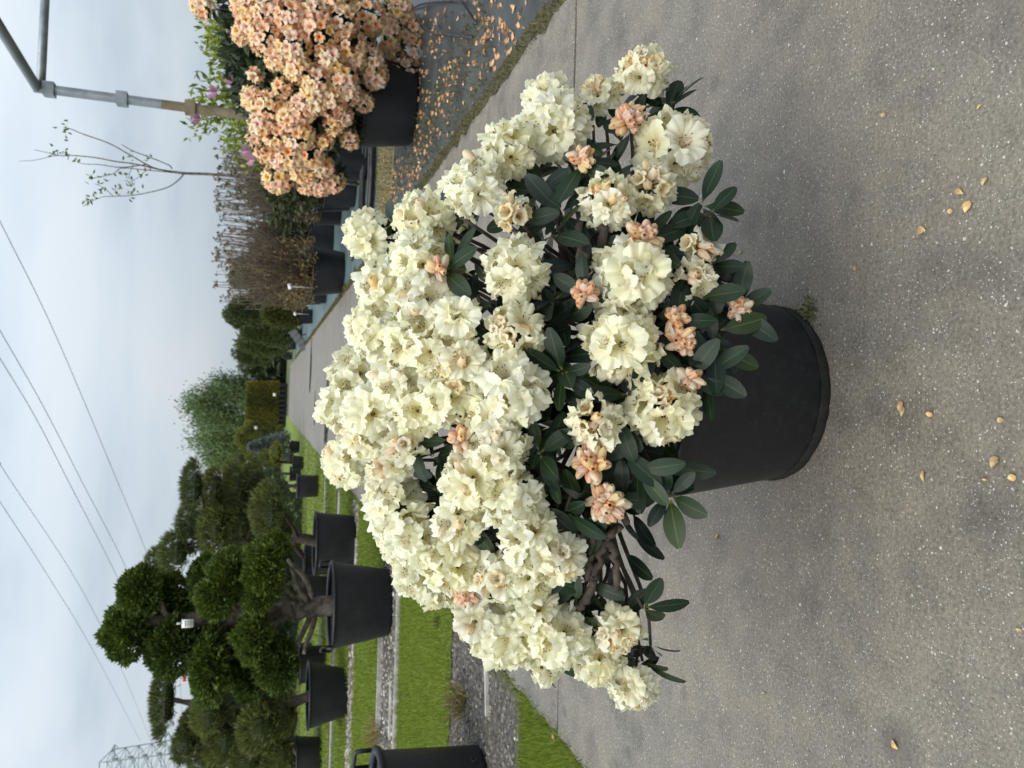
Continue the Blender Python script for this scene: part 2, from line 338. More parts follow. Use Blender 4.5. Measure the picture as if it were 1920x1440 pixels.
for i in range(-1, 14):
    t = 3.06+SLAB*(i+.5)-SLAB; x, y = pth((S0+S1)/2, t)
    o = inst('concrete_slab', sm[i % 4], path); o.location = (x, y, (0, -.003, .002)[i % 3]); o.rotation_euler = (0, 0, PS+(math.pi if i % 2 else 0))
# rain lying in a low place of the path
def blob(cx, cy, rx, ry, n=28, j=.18, z=.0035):
    th = np.arange(n)*2*math.pi/n; q = 1+j*(np.sin(3*th+1)+.6*np.sin(5*th+2.2)+.3*np.sin(9*th))
    return np.c_[cx+rx*q*np.cos(th), cy+ry*q*np.sin(th), np.full(n, z)], [np.arange(n)[None, :]]
for c, rr in (((-.75, 17.0), (.75, .5)), ((.35, 24.5), (.9, .45)), ((-.9, 21.5), (.45, .22))):
    V, F = blob(*c, *rr); tag(Raw().add(V, F).build('puddle', M['puddle']), kind='structure')
# strips of lawn and gravel across the nursery field on the left
bounds = [-2, 3.5, 5.05, 7.0, 8.15, 10.5, 11.3, 13.2, 14.1, 16.6, 17.4, 20, 20.7, 24, 24.8, 29, 30, 60]
for i in range(len(bounds)-1):
    grass = i % 2 == 0
    far = min(60, 1.2*bounds[i+1]+4)
    sheet('grass_strip' if grass else 'gravel_strip', -far, S0-.01 if not grass else S0+.015, bounds[i]-(0 if grass else .15), bounds[i+1]+(0 if grass else .15), -.014 if grass else -.022, M['lawn' if grass else 'gravel'], .04 if grass else 0, .03 if grass else .01, .12 if i < 6 else .6)
def blades(n, s0, s1, t0, t1, h, w, c1, c2, z=-.014, lean=.5):
    tt = t0+(t1-t0)*rng.random(n); ss = s0+(s1-s0)*rng.random(n); x, y = ss-PS*tt, tt+PS*ss
    P = np.c_[x, y, np.full(n, z)]; a = rng.random(n)*6.283; ln = lean*rng.random(n); Dr = np.c_[np.cos(a)*ln, np.sin(a)*ln, np.ones(n)]
    hh = h*(.5+rng.random(n)); b = rng.random(n)*6.283; S = np.c_[np.cos(b), np.sin(b), np.zeros(n)]*w/2
    V = np.stack([P-S, P+S, P+Dr*hh[:, None]], 1).reshape(-1, 3); return V, [np.arange(3*n).reshape(-1, 3)], np.repeat(mixcol(c1, c2, n), 3, 0)
G1, G2 = (.105, .155, .016), (.25, .315, .05)
gr = Raw()
for t0, t1, n, h, w in ((2.2, 3.5, 26000, .035, .0045), (5.05, 7.0, 42000, .032, .006), (8.15, 10.5, 26000, .035, .010), (11.3, 13.2, 12000, .04, .015), (14.1, 16.6, 9000, .045, .02), (17.4, 20, 6000, .05, .025), (20.7, 24, 5000, .05, .03), (24.8, 29, 4000, .05, .035)):
    V, F, C_ = blades(n, -.60*t1-.6, S0+.03, t0-.05, t1+.05, h, w, G1, G2); gr.add(V, F, C_)
V, F, C_ = blades(2600, S0-.02, S0+.05, 2.2, 12, .045, .006, G1, (.17, .19, .05), lean=1.2); gr.add(V, F, C_)
tag(gr.build('lawn_grass', M['grass'], smooth=False), 'short mown green grass on the strips beside the concrete path', 'grass', kind='stuff')
# loose stones on the gravel
OCT = np.array([[1, 0, 0], [-1, 0, 0], [0, 1, 0], [0, -1, 0], [0, 0, 1], [0, 0, -.4]]); OF = np.array([[0, 2, 4], [2, 1, 4], [1, 3, 4], [3, 0, 4], [2, 0, 5], [1, 2, 5], [3, 1, 5], [0, 3, 5]])
def stones(rw, n, s0, s1, t0, t1, a, b, c1, c2, z=-.02):
    tt = t0+(t1-t0)*rng.random(n); ss = s0+(s1-s0)*rng.random(n); P = np.c_[ss-PS*tt, tt+PS*ss, np.full(n, z)]
    sz = (a+(b-a)*rng.random(n)**3)[:, None, None]; V = OCT[None]*sz*(.6+.8*rng.random((n, 6, 1)))*np.array([1, 1, .55])
    an = rng.random(n)*6.28; c, s = np.cos(an), np.sin(an); R = np.zeros((n, 3, 3)); R[:, 0, 0] = c; R[:, 0, 1] = -s; R[:, 1, 0] = s; R[:, 1, 1] = c; R[:, 2, 2] = 1
    V = np.einsum('nij,nkj->nki', R, V)+P[:, None]; F = (OF[None]+6*np.arange(n)[:, None, None]).reshape(-1, 3); rw.add(V, F, np.repeat(mixcol(c1, c2, n, .3), 6, 0))
st = Raw()
stones(st, 9000, -3.6, S0-.02, 3.45, 5.1, .005, .017, (.04, .035, .03), (.17, .155, .135)); stones(st, 260, -3.6, S0-.02, 3.45, 5.1, .006, .014, (.35, .33, .3), (.5, .48, .45))
stones(st, 3500, -5.5, S0-.02, 7, 8.15, .01, .03, (.05, .045, .042), (.28, .26, .23)); stones(st, 200, -5.5, S0, 7, 8.15, .012, .03, (.5, .48, .45), (.65, .63, .6))
stones(st, 1800, -7, S0-.02, 10.5, 11.3, .015, .04, (.08, .07, .06), (.4, .38, .35))
tag(st.build('gravel_stones', M['stone'], smooth=False), 'grey loose gravel with pale stones between the grass strips', 'gravel', kind='stuff')
# right of the path: weed fabric, a dry mossy band, pale blue-green fabric
sheet('weed_fabric', S1+.01, 14, -2, 8.5, -.02, M['fabric'], 0, .02, .3)
sheet('dry_band', S1+.015, 14, 8.4, 9.75, -.014, M['dry'], .05, .02, .2)
sheet('blue_fabric', S1+.02, 16, 9.6, 40, -.02, M['bluefabric'], 0, .02, .5)
sheet('moss_edge', S1-.04, S1+.09, 1, 12, -.007, M['moss'], 0, .018, .09); sheet('moss_edge', S1-.04, S1+.08, 12, 40, -.007, M['moss'], 0, .05, .2)
ms = Raw()
for t0, t1, n in ((2.5, 6, 1300), (6, 12, 1500), (12, 22, 1500), (22, 40, 900)):
    V, F, C_ = blades(n, S1-.03, S1+.10, t0, t1, .016+.0012*t0, .007+.001*t0, (.06, .062, .02), (.17, .145, .06), -.008, 1.2); ms.add(V, F, C_)
V, F, C_ = blades(5000, S1+.05, 5.5, 8.4, 9.75, .03, .012, (.12, .11, .04), (.25, .22, .11), -.012, 1.2); ms.add(V, F, C_)
V, F, C_ = blades(1500, S1+.15, 2.6, 4.5, 8.4, .025, .01, (.07, .08, .02), (.15, .14, .05), -.018, 1.2); ms.add(V, F, C_)
tag(ms.build('edge_moss', M['grass'], smooth=False), 'ragged moss and dry grass along the path and the fabric edge', 'moss', kind='stuff')
# fallen apricot petals on the fabric
pt = Raw(); n = 2000; tt = 3.6+5.6*rng.random(n)**1.0; ss = S1+.12+np.abs(rng.normal(0, 1.0, n)); row = np.sin(ss*9+1.2*np.sin(tt*2))
keep = rng.random(n) < .35+.45*(row > 0); tt = tt[keep]; ss = ss[keep]; n = len(tt); P = np.c_[ss-PS*tt, tt+PS*ss, np.full(n, -.013)]
a = rng.random(n)*6.283; V, F, C_ = leaves(P, np.c_[np.cos(a), np.sin(a), .25*rng.random(n)], .03+.025*rng.random(n), .025, mixcol((.42, .22, .10), (.66, .42, .24), n), .15); pt.add(V, F, C_)
tag(pt.build('fallen_petals', M['stone'], smooth=False), 'scattered apricot petals lying on the dark weed fabric', 'petals', kind='stuff')

# ================================================================== pots
def pot_parts(root, h, rb, rt, seg=48, rim_w=.02, rim_h=.03, soil=.05, handles=0, lip=True, hang=.0):
    """body, rim, soil (and lifting handles) of a black nursery pot standing at the root"""
    w = .012; r_ = Raw()
    V, F = lathe([(0.001, .012), (rb-.02, .012), (rb-.012, .0), (rb, .006), (rb+.004, .03), (rt-.004, h-rim_h), (rt-.006, h-.012), (rt-w-.006, h-.012), (rb-w, .05), (.001, .05)], seg); r_.add(V, F); r_.build('body', M['pot'], root)
    r_ = Raw(); V, F = lathe([(rt-.003, h-rim_h-.004), (rt+rim_w, h-rim_h), (rt+rim_w+.004, h-rim_h*.5), (rt+rim_w, h-.004), (rt+rim_w*.5, h), (rt-w*.5, h-.002), (rt-w-.012, h-.008), (rt-w-.010, h-rim_h-.004), (rt-.003, h-rim_h-.004)], seg); r_.add(V, F); r_.build('rim', M['pot'], root)
    if soil:
        zs = h-soil; rs = rb+(rt-rb)*zs/h-w+.002; n = seg; rr = np.linspace(.001, rs, 6); th = np.arange(n)*2*math.pi/n
        V = np.array([[q*math.cos(a_), q*math.sin(a_), zs+(.0 if q == rs else rng.normal(0, .006))] for q in rr for a_ in th]); Raw().add(V, grid_faces(6, n, True)).build('soil', M['soil'], root)
    for k in range(handles):
        a_ = hang+k*math.pi*2/max(1, handles); c, s = math.cos(a_), math.sin(a_); er = np.array([c, s, 0]); et = np.array([-s, c, 0]); q = er*(rt+.008)
        wd, hg = .075, .085
        pts = [q-et*wd+[0, 0, h-.02], q-et*wd+[0, 0, h+hg*.9], q-et*(wd-.012)+[0, 0, h+hg], q+et*(wd-.012)+[0, 0, h+hg], q+et*wd+[0, 0, h+hg*.9], q+et*wd+[0, 0, h-.02]]
        V, F = tube(pts, .013, 6); Raw().add(V, F).build('handle', M['pot'], root)

# ================================================================== rhododendron pieces
CREAM = dict(throat=(.88, .81, .48), mid=(.925, .89, .63), edge=(.925, .91, .72), blush=(.86, .72, .52))
def flower(seed, R=.034, depth=.032, nth=64, ns=7, ruf=.005, pal=CREAM, stam=7, spots=1., ped=.03, lobe=.24, tubular=1.3):
    g_ = np.random.default_rng(seed); th = np.arange(nth)*2*math.pi/nth; s = np.linspace(0.04, 1, ns)[:, None]
    g = np.abs(np.cos(2.5*th))**.32; ph = g_.random(8)*6.28
    e1 = .6*np.sin(7*th+ph[0])+.6*np.sin(13*th+ph[1])+.45*np.sin(24*th+ph[2])+.7*np.sin(4*th+ph[3]); e2 = .5*np.sin(8*th+ph[4])+.35*np.sin(21*th+ph[5])+.7*np.sin(3*th+ph[6])
    Rth = R*(1-lobe+lobe*g)*(1+.05*np.sin(2*th+ph[7])); r = .0035+(Rth-.0035)*(.18*s+.82*s**tubular); r = r*(1+.06*s**3*e2+.016*s**5*np.sin(31*th+ph[1]))
    z = depth*np.sin(np.minimum(s*1.2, 1.25)*math.pi/2)+ruf*s**2.5*e1-.005*s**2*(1-g)
    V = np.stack([r*np.cos(th), r*np.sin(th), z+0*th], 2).reshape(-1, 3)
    t = np.repeat(s, nth, 1).ravel()[:, None]; T, Mi, E = [np.array(pal[k]) for k in ('throat', 'mid', 'edge')]
    C_ = np.where(t < .45, T+(Mi-T)*(t/.45), Mi+(E-Mi)*((t-.45)/.55)); bl = (np.clip(1-np.abs(t-.7)*2.4, 0, 1)*(.10+.35*g_.random()))*np.repeat((1-g)[None], ns, 0).reshape(-1, 1)
    C_ = C_+(np.array(pal['blush'])-C_)*bl
    an = (np.repeat(th[None], ns, 0).ravel()+math.pi) % (2*math.pi)-math.pi; mk = spots*((np.abs(an) < .50) & (t[:, 0] > .22) & (t[:, 0] < .62))
    rw = Raw(); rw.add(V, grid_faces(ns, nth, True), C_, np.c_[V[:, :2], mk])
    if ped:
        P, F = tube([(0, 0, .002), (0, 0, -ped*.5), (.002, 0, -ped)], [.0022, .0016, .0016], 5); rw.add(P, F, (.16, .15, .04))
    for k in range(stam):
        a = g_.random()*6.28; q = .006+.007*g_.random(); up = depth*(.85+.4*g_.random()); c, d = math.cos(a)*q, math.sin(a)*q
        P, F = tube([(0, 0, .004), (c*.5, d*.5, up*.55), (c, d, up)], .00055, 3, False); rw.add(P, F, (.74, .68, .45))
        P, F = box((c, d, up), (.0016, .0016, .0026)); rw.add(P, F, (.24, .12, .05))
    return rw
def bud(seed, Lb=.034, Rb=.0095, pale=.0, nth=15, ns=8, ped=.02, cols=((.84, .68, .36), (.74, .17, .12), (.88, .78, .50))):
    g_ = np.random.default_rng(seed); th = np.arange(nth)*2*math.pi/nth; s = np.linspace(0, 1, ns)[:, None]
    rad = Rb*np.sin(math.pi*np.clip(s, .03, 1)**.9*.95)**.55*(1+.15*np.cos(5*th+2.2*s+g_.random()*6))
    bend = .003*g_.normal(size=2); V = np.stack([rad*np.cos(th)+bend[0]*s**2*3, rad*np.sin(th)+bend[1]*s**2*3, Lb*s+0*th], 2).reshape(-1, 3)
    w = (.5+.5*np.cos(5*th+2.2*s+.6)); w = np.clip(w*1.6-.45, 0, 1)*(1-.5*s)*(1-pale); a, b_, c_ = [np.array(q) for q in cols]
    C_ = (a+(c_-a)*s[..., None]); C_ = C_+(b_-C_)*w[..., None]*np.clip(.9+.1*g_.normal(), .5, 1)
    rw = Raw(); rw.add(V, grid_faces(ns, nth, True), C_.reshape(-1, 3))
    P, F = tube([(0, 0, .002), (0, 0, -ped)], [.002, .0015], 5); rw.add(P, F, (.18, .16, .05)); return rw
PEACH = dict(throat=(.62, .48, .20), mid=(.82, .68, .44), edge=(.85, .80, .56), blush=(.78, .38, .25))
def leaf_raw(seed, w=.20, droop=.14, c1=(.014, .033, .014), curl=.10):
    g_ = np.random.default_rng(seed); ny, nx = 9, 5; y = np.linspace(0, 1, ny)[:, None]; u = np.linspace(-1, 1, nx)[None]
    yy = np.clip((y-.10)/.90, 0, 1); half = w*np.sin(math.pi*np.clip(yy, 0, .985)**1.12)**.55*(y > .10)+.012
    x = half*u; z = -droop*y**2+curl*np.abs(x)-.02*y+.012*g_.normal()*u*y
    V = np.stack([x, y+0*u, z+0*u], 2).reshape(-1, 3); C_ = np.tile(np.array(c1), (ny*nx, 1)); stem = (np.repeat(y, nx, 1).ravel() < .11); C_[stem] = (.12, .14, .03)
    return Raw().add(V, grid_faces(ny, nx), C_, np.c_[np.repeat(u, ny, 0).ravel(), np.repeat(y, nx, 1).ravel()*10, np.zeros(ny*nx)])
def leaf_frame(pos, direction, length, normal=(0, 0, 1), roll=0.):
    y = unit(direction); n_ = np.asarray(normal, float); n_ = n_-y*(n_@y)
    n_ = unit(n_) if np.linalg.norm(n_) > .05 else unit(np.cross(y, [1, .2, .3])); x = np.cross(y, n_)
    if roll: x, n_ = x*math.cos(roll)+n_*math.sin(roll), n_*math.cos(roll)-x*math.sin(roll)
    m = np.eye(4); m[:3, 0] = x*length; m[:3, 1] = y*length; m[:3, 2] = n_*length; m[:3, 3] = pos; return m

FLO = [flower(i, R=.040+.002*(i % 3), ruf=.0045+.001*(i % 3), depth=.026+.003*(i % 2)) for i in range(6)]; FLO_M = [f.mesh('flower', M['petal']) for f in FLO]
HALF = [flower(20+i, R=.019, depth=.036, ruf=.003, pal=PEACH, stam=3, spots=0, nth=35) for i in range(3)]; HALF_M = [f.mesh('half_open_flower', M['petal']) for f in HALF]
BUD = [bud(i, .030+.003*(i % 3)) for i in range(4)]+[bud(9+i, .034, .011, .55) for i in range(2)]; BUD_M = [b.mesh('bud', M['petal']) for b in BUD]
GB = [bud(40+i, .030, .0105, -.15, cols=((.80, .58, .34), (.70, .14, .12), (.88, .70, .44))) for i in range(2)]; GB_M = [b.mesh('bud', M['petal']) for b in GB]
LEA = [leaf_raw(i, .19+.015*(i % 3), .08+.05*i, ((.009, .022, .010), (.007, .017, .009), (.012, .024, .009), (.009, .019, .011))[i % 4]) for i in range(5)]; LEA_M = [l.mesh('leaf', M['leaf']) for l in LEA]

RB = np.array([0.0, 1.645, 0.])
rho = thing('potted_rhododendron', 'large cream-white rhododendron in a black plastic pot on the concrete path', 'potted plant', RB)
POT_H = .40; pot_parts(rho, POT_H, .212, .272, 64, .006, .02, .035)
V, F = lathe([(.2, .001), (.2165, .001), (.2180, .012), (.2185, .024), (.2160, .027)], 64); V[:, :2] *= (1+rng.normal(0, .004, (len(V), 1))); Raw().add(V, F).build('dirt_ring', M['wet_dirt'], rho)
EC, ER = np.array([0.0, 1.63, .50]), np.array([.66, .46, .56])
def shell(x, y, r, deep=1.0):
    d = ray(x, y); k = np.maximum(.05, ER*deep-r*.75); o = (CAM-EC)/k; v = d/k; a = v@v; b = o@v; c = o@o-1; D_ = b*b-a*c
    t = (-b-math.sqrt(D_))/a if D_ > 0 else -b/a
    return CAM+d*t
def outward(p): return unit((p-EC)/ER**2)
# photograph places of the flower heads: x, y, radius in pixels, kind (F open, M half open with buds, B buds)
HEADS = '''690 440 46 F;795 415 56 F;890 362 54 F;1040 240 66 F;955 285 56 F;1025 188 46 F;1125 185 40 M;1205 143 52 M;1180 230 36 B;1262 285 78 M;1140 378 56 M;1218 350 50 M;1312 470 34 M;1205 448 38 B
965 405 38 M;968 505 62 F;1182 522 78 F;1165 645 74 F;1096 552 26 B;1300 527 36 M;1277 638 34 B;1268 598 24 B;1292 710 24 B;1383 580 28 B;1240 762 74 M;1118 790 52 M;1110 868 40 B;1140 940 42 B
968 625 60 M;962 732 72 F;870 690 58 M;790 488 56 F;722 540 56 F;800 572 62 F;862 600 42 F;705 622 56 F;812 652 58 F;672 702 54 F;752 712 56 F;642 765 48 F;706 775 60 F;785 770 50 F;840 748 60 F;662 862 54 F;735 872 40 M
750 950 60 F;782 1012 52 F;850 1055 60 F;862 975 50 F;936 842 60 F;885 895 58 F;962 940 62 F;1002 1010 64 F;1048 1045 54 M;940 1085 52 M;876 1112 30 B;893 1165 40 M;950 1182 66 F;1048 1188 62 F;1020 1245 30 F;1120 1235 48 F;1160 1178 46 M;1188 1278 50 M
760 832 34 M;865 822 22 B;825 505 16 B;925 782 54 F;725 912 36 F;995 1085 40 F;900 322 34 F;1090 300 26 B;1010 1150 40 F;770 640 46 F;690 820 44 F'''
heads = []
for q in HEADS.replace('\n', ';').split(';'):
    a, b, c, k = q.split(); heads.append((float(a), float(b), float(c), k))
items = []      # every flower, bud and leaf as (score, kind, variant, matrix, head)
trs = []; stemtips = []
def add_leaf(p, d, Lf, up, hidden=0.):
    vis = unit(CAM-p)@unit(p-EC)+.3*rng.random()-hidden; 
    tip = p+unit(d)*Lf; mid_ = p+unit(d)*Lf*.6
    for hp, hax, hr, hk in trs:            # no leaf lies across the face of a flower head
        if max((tip-hp)@hax, (mid_-hp)@hax) < -.3*hr: continue
        dc = unit(CAM-hp); 
        for q in (tip, mid_):
            w_ = q-hp; al = w_@dc
            if al > -.4*hr and np.linalg.norm(w_-dc*al) < hr*.82 and rng.random() < .9: return
    items.append((vis, 'leaf', int(rng.integers(5)), leaf_frame(p-RB, d, Lf, up, rng.normal(0, .25)), None))
def whorl(p, ax, n, Lf, spread=1.25, hidden=0., ph=None):
    ph = rng.random()*6.28 if ph is None else ph; m = frame(ax, (0, 0, 1) if abs(ax[2]) < .9 else (1, 0, 0))
    for k in range(n):
        a = ph+k*6.283/n+rng.normal(0, .22); sp = spread+rng.normal(0, .2); lat = m[:3, 0]*math.cos(a)+m[:3, 1]*math.sin(a)
        d = ax*math.cos(sp)+lat*math.sin(sp); add_leaf(p+lat*.006, d, Lf*(.75+.45*rng.random()), unit(ax+.35*np.array([0, 0, 1.])), hidden)
def head(p, ax, rad, kind, back=False):
    tr = len(trs); trs.append((p, ax, rad, kind)); up = np.array([0, 0, 1.])
    fr = frame(ax, up if abs(ax[2]) < .95 else (1, 0, 0)); tocam = unit(CAM-p)
    def dirs(n, lo, hi, ph0=0.):
        out = []
        for k in range(n):
            cz = math.cos(lo)+(math.cos(hi)-math.cos(lo))*(k+.5)/n; a = k*2.39996+ph0; sz = math.sqrt(max(0, 1-cz*cz))
            v = np.array([sz*math.cos(a), sz*math.sin(a), cz])+rng.normal(0, .09, 3); out.append(unit(fr[:3, :3] @ v))
        return out
    ph0 = rng.random()*6.28; sc = min(1.12, max(.82, rad/.066))
    def put(kind_, var, n_, off, s, jit=.12):
        n2 = unit(n_+rng.normal(0, jit, 3)); q = p+n_*off; hint = up+rng.normal(0, .35, 3)
        items.append((n2@tocam-(2 if back else 0)+.15*rng.random(), kind_, var, frame(n2, hint, q-RB, s), tr))
    if kind == 'F':
        n = int(np.clip(13*(rad/.066)**1.5, 3, 17))
        for n_ in dirs(n, 0, 1.95, ph0): put('flower', int(rng.integers(6)), n_, max(.004, rad-.040*sc), sc*(.92+.2*rng.random()))
        if rng.random() < .35:
            for n_ in dirs(2, 0, .7, ph0+1): put('bud', 4+int(rng.integers(2)), n_, rad*.55, .9)
    elif kind == 'M':
        n = int(np.clip(12*(rad/.066)**1.4, 3, 14)); nb = int(np.clip(9*(rad/.066), 4, 12))
        for n_ in dirs(n, .62, 1.75, ph0): put('flower' if rng.random() < .78 else 'half', int(rng.integers(6)), n_, max(.004, rad-.040*sc), sc*(.9+.2*rng.random()))
        for n_ in dirs(nb, 0, .62, ph0+1): put('bud' if rng.random() < .75 else 'half', int(rng.integers(6)), n_, max(.006, rad*.42), .82, .25)
    else:
        n = int(np.clip(34*(rad/.05)**1.3, 8, 34))
        for n_ in dirs(n, 0, 1.5, ph0): put('gbud' if rng.random() < .55 else 'bud', int(rng.integers(6)), n_, max(.004, rad-.026), min(.95, .6+rad*6), .15)
    stemtips.append(p-ax*max(.02, rad*.45))
whs = []
for x, y, r_, k in heads:
    p = shell(x, y, .06); rad = r_*mpp(p); p = shell(x, y, rad*.9); ax = unit(outward(p)*.75+np.array([0, 0, .35])+.28*unit(CAM-p)+rng.normal(0, .08, 3)); rad = r_*mpp(p)
    head(p, ax, rad, k); whs.append((p, ax, rad))
for p, ax, rad in whs:
    if rad > .03: whorl(p-ax*max(.022, rad*.55), ax, int(rng.integers(4, 7)), .072, 1.6, .15)
    else: whorl(p-ax*.012, ax, 5, .075, 1.2)
# heads on the far side, for the bush is as full at the back
for k in range(26):
    a = rng.random()*math.pi; e_ = math.asin(rng.random()*.85); d = np.array([math.cos(a)*math.cos(e_), math.sin(a)*math.cos(e_), math.sin(e_)]); p = EC+d*(ER-.05); hp = outward(p)
    if (CAM-p)@hp > -.15: continue
    head(p, hp, .06, 'F', True); whorl(p-hp*.03, hp, 6, .085, 1.4, 1.0)
# leafy shoots without flowers, where the photograph shows bare leaves
SHOOTS = '''872 412 1.0;846 500 .97;812 440 .95;1265 190 1.02;1250 205 .95;1330 400 1.04;1315 385 .98;1050 400 .93;1010 360 .93;1035 440 .92;1080 250 .95;1112 235 .97;1140 290 .93;1165 270 .93;1050 600 .9;1040 560 .9;1055 700 .97;1050 670 .9;1010 850 .97;1030 870 .95;1030 800 .9;1340 650 1.03;1330 700 1.02;1345 620 1.0;1310 560 1.0;1180 740 .97;1160 745 .9;1255 930 1.03;1195 880 1.0;1165 845 .97;1060 960 .96;1090 1012 .97;1075 1050 .95;1085 935 .9;820 920 .92;835 940 .9;815 860 .9;760 900 .88;905 1020 .9;880 1000 .9;905 1080 .9;710 700 .88;715 690 .9;1100 1245 1.0;1010 1245 1.0;1090 1165 .95;1080 1130 .92;1205 1240 1.0;1205 1140 1.0;1220 1210 .98;1280 510 .98;1330 500 1.0;1270 470 .95;985 300 .92;740 420 .95;1100 1090 .9'''
for q in SHOOTS.replace('\n', ';').split(';'):
    x, y, dp = [float(v) for v in q.split()]; p = shell(x, y, .0, dp*.93); ax = unit(outward(p)+np.array([0, 0, .5])+rng.normal(0, .25, 3)); whorl(p, ax, int(rng.integers(5, 8)), .074, 1.2, -.2); stemtips.append(p)
# dark leaves inside the bush
for k in range(240):
    d = rdir(1)[0]; d[2] = abs(d[2])*.9-.12; p = EC+d*ER*(.45+.28*rng.random()); p[2] = max(.45, p[2]); add_leaf(p, unit(d+rng.normal(0, .6, 3)), .085, (0, 0, 1), 1.2)
RAWS = dict(flower=FLO, half=HALF, bud=BUD, gbud=GB, leaf=LEA); MESH = dict(flower=FLO_M, half=HALF_M, bud=BUD_M, gbud=GB_M, leaf=LEA_M)
NAMES = dict(flower='flower', half='half_open_flower', bud='bud', gbud='bud', leaf='leaf')
trobj = []
for p, ax, rad, kind in trs:      # the short stalk that carries each flower head
    r_ = Raw(); b = -ax*max(.02, rad*.45); V, F = tube([b, b*.5, ax*rad*.15, ax*rad*.4], [.004, .005, .006, .002], 6); r_.add(V, F, (.13, .12, .04))
    for k in range(5):
        d = unit(ax*.6+rdir(1)[0]*.7); V, F, C_ = leaves(np.array([[0, 0, 0.]]), d[None], .012, .006, (.16, .14, .05)); r_.add(V, F, C_)
    trobj.append(r_.build('flower_truss', M['foliage'], rho, p-RB))
items.sort(key=lambda q: -q[0]); cnt = dict(flower=0, half=0, bud=0, leaf=0); rest = dict(flower=Raw(), leaf=Raw(), bud=Raw())
for sc_, kind, var, m_, tr in items:
    base = NAMES[kind]; key = 'leaf' if kind == 'leaf' else 'flower' if kind == 'flower' else 'bud' if 'bud' in kind else 'half'
    var = var % len(RAWS[kind])
    if cnt[key] < 300 and sc_ > -1:
        cnt[key] += 1; m2 = m_.copy()
        if tr is not None: m2[:3, 3] -= trs[tr][0]-RB
        inst(base, MESH[kind][var], trobj[tr] if tr is not None else rho, m2)
    else: rest['leaf' if key == 'leaf' else 'flower' if key in ('flower', 'half') else 'bud'].put(RAWS[kind][var], m_, tint=.93+.1*rng.random())
for k, nm, mm in (('flower', 'further_flowers', 'petal'), ('leaf', 'further_leaves', 'leaf'), ('bud', 'further_buds', 'petal')):
    if rest[k].n: tag(rest[k].build(nm, M[mm], rho), kind='stuff')
# branches: main limbs out of the soil, each with the twigs it carries
tips = np.array(stemtips); az = np.arctan2(tips[:, 1]-1.645, tips[:, 0]); nb = 11
order = np.argsort(az); groups = np.array_split(order, nb)
for gidx in groups:
    T_ = tips[gidx]; mid = T_.mean(0); root = np.array([rng.normal(0, .035), 1.645+rng.normal(0, .035), POT_H-.06]); fork = root+(mid-root)*.42+np.array([0, 0, .03]); fork[2] = max(fork[2], .44)
    r_ = Raw(); V, F = tube(bez(root, root+[0, 0, .06], fork-(mid-root)*.12, fork, 7)-RB, np.linspace(.013, .009, 7), 7); r_.add(V, F)
    for tp in T_:
        k1 = fork+(tp-fork)*.4+rng.normal(0, .018, 3)-[0, 0, .01]; k2 = fork+(tp-fork)*.75+rng.normal(0, .015, 3)-[0, 0, .012]
        V, F = tube(smooth_line([fork, k1, k2, tp], 3)-RB, np.linspace(.0065, .0032, 10), 5); r_.add(V, F)
    r_.build('branch', M['bark'], rho)
# the bare lower branches that reach out to the left, over the concrete
LOW = [[(1165, 985), (1140, 1010), (1120, 1060), (1115, 1090), (1105, 1120)], [(1140, 1015), (1150, 1050), (1160, 1110)], [(1120, 985), (1105, 1030), (1100, 1085)], [(1115, 1085), (1095, 1130), (1085, 1150)], [(1160, 540), (1120, 520), (1090, 470), (1085, 400)], [(1180, 560), (1130, 560), (1095, 520), (1080, 455)], [(1130, 430), (1095, 380), (1070, 330)]]
for pl in LOW:
    P = smooth_line([shell(x, y, .0, .90) for x, y in pl], 5)-RB; P += rng.normal(0, .0035, P.shape); V, F = tube(P, np.linspace(.0085, .0055, len(P))*(1+.18*rng.normal(size=len(P))), 7); r_ = Raw(); r_.add(V, F)
    st_ = np.array([P[0], P[0]*.5+np.array([0, 0, .20]), [rng.normal(0, .03), rng.normal(0, .03), POT_H-.06]]); sp_ = smooth_line(st_, 6); sp_ += rng.normal(0, .004, sp_.shape); V, F = tube(sp_, np.linspace(.0085, .012, len(sp_))*(1+.15*rng.normal(size=len(sp_))), 7); r_.add(V, F); r_.build('branch', M['bark'], rho)
# little weed growing out from under the pot's foot
def weed_clump(name, label, cat, pos, n, h, w, c1, c2, spread, mname='grass', group=None):
    P = rng.normal(0, spread*.35, (n, 3)); P[:, 2] = 0; Dr = np.c_[rng.normal(0, .6, (n, 2)), np.ones(n)]
    V, F, C_ = leaves(P, Dr, h*(.4+.8*rng.random(n)), w, mixcol(c1, c2, n)); return tag(Raw().add(V, F, C_).build(name, M[mname], None, pos, False), label, cat, group)
g_ = ground_at(1516, 585); weed_clump('moss_tuft', 'small green weed tuft at the foot of the rhododendron pot', 'weed', (g_[0], g_[1], 0), 70, .014, .006, (.07, .09, .02), (.16, .17, .05), .05)

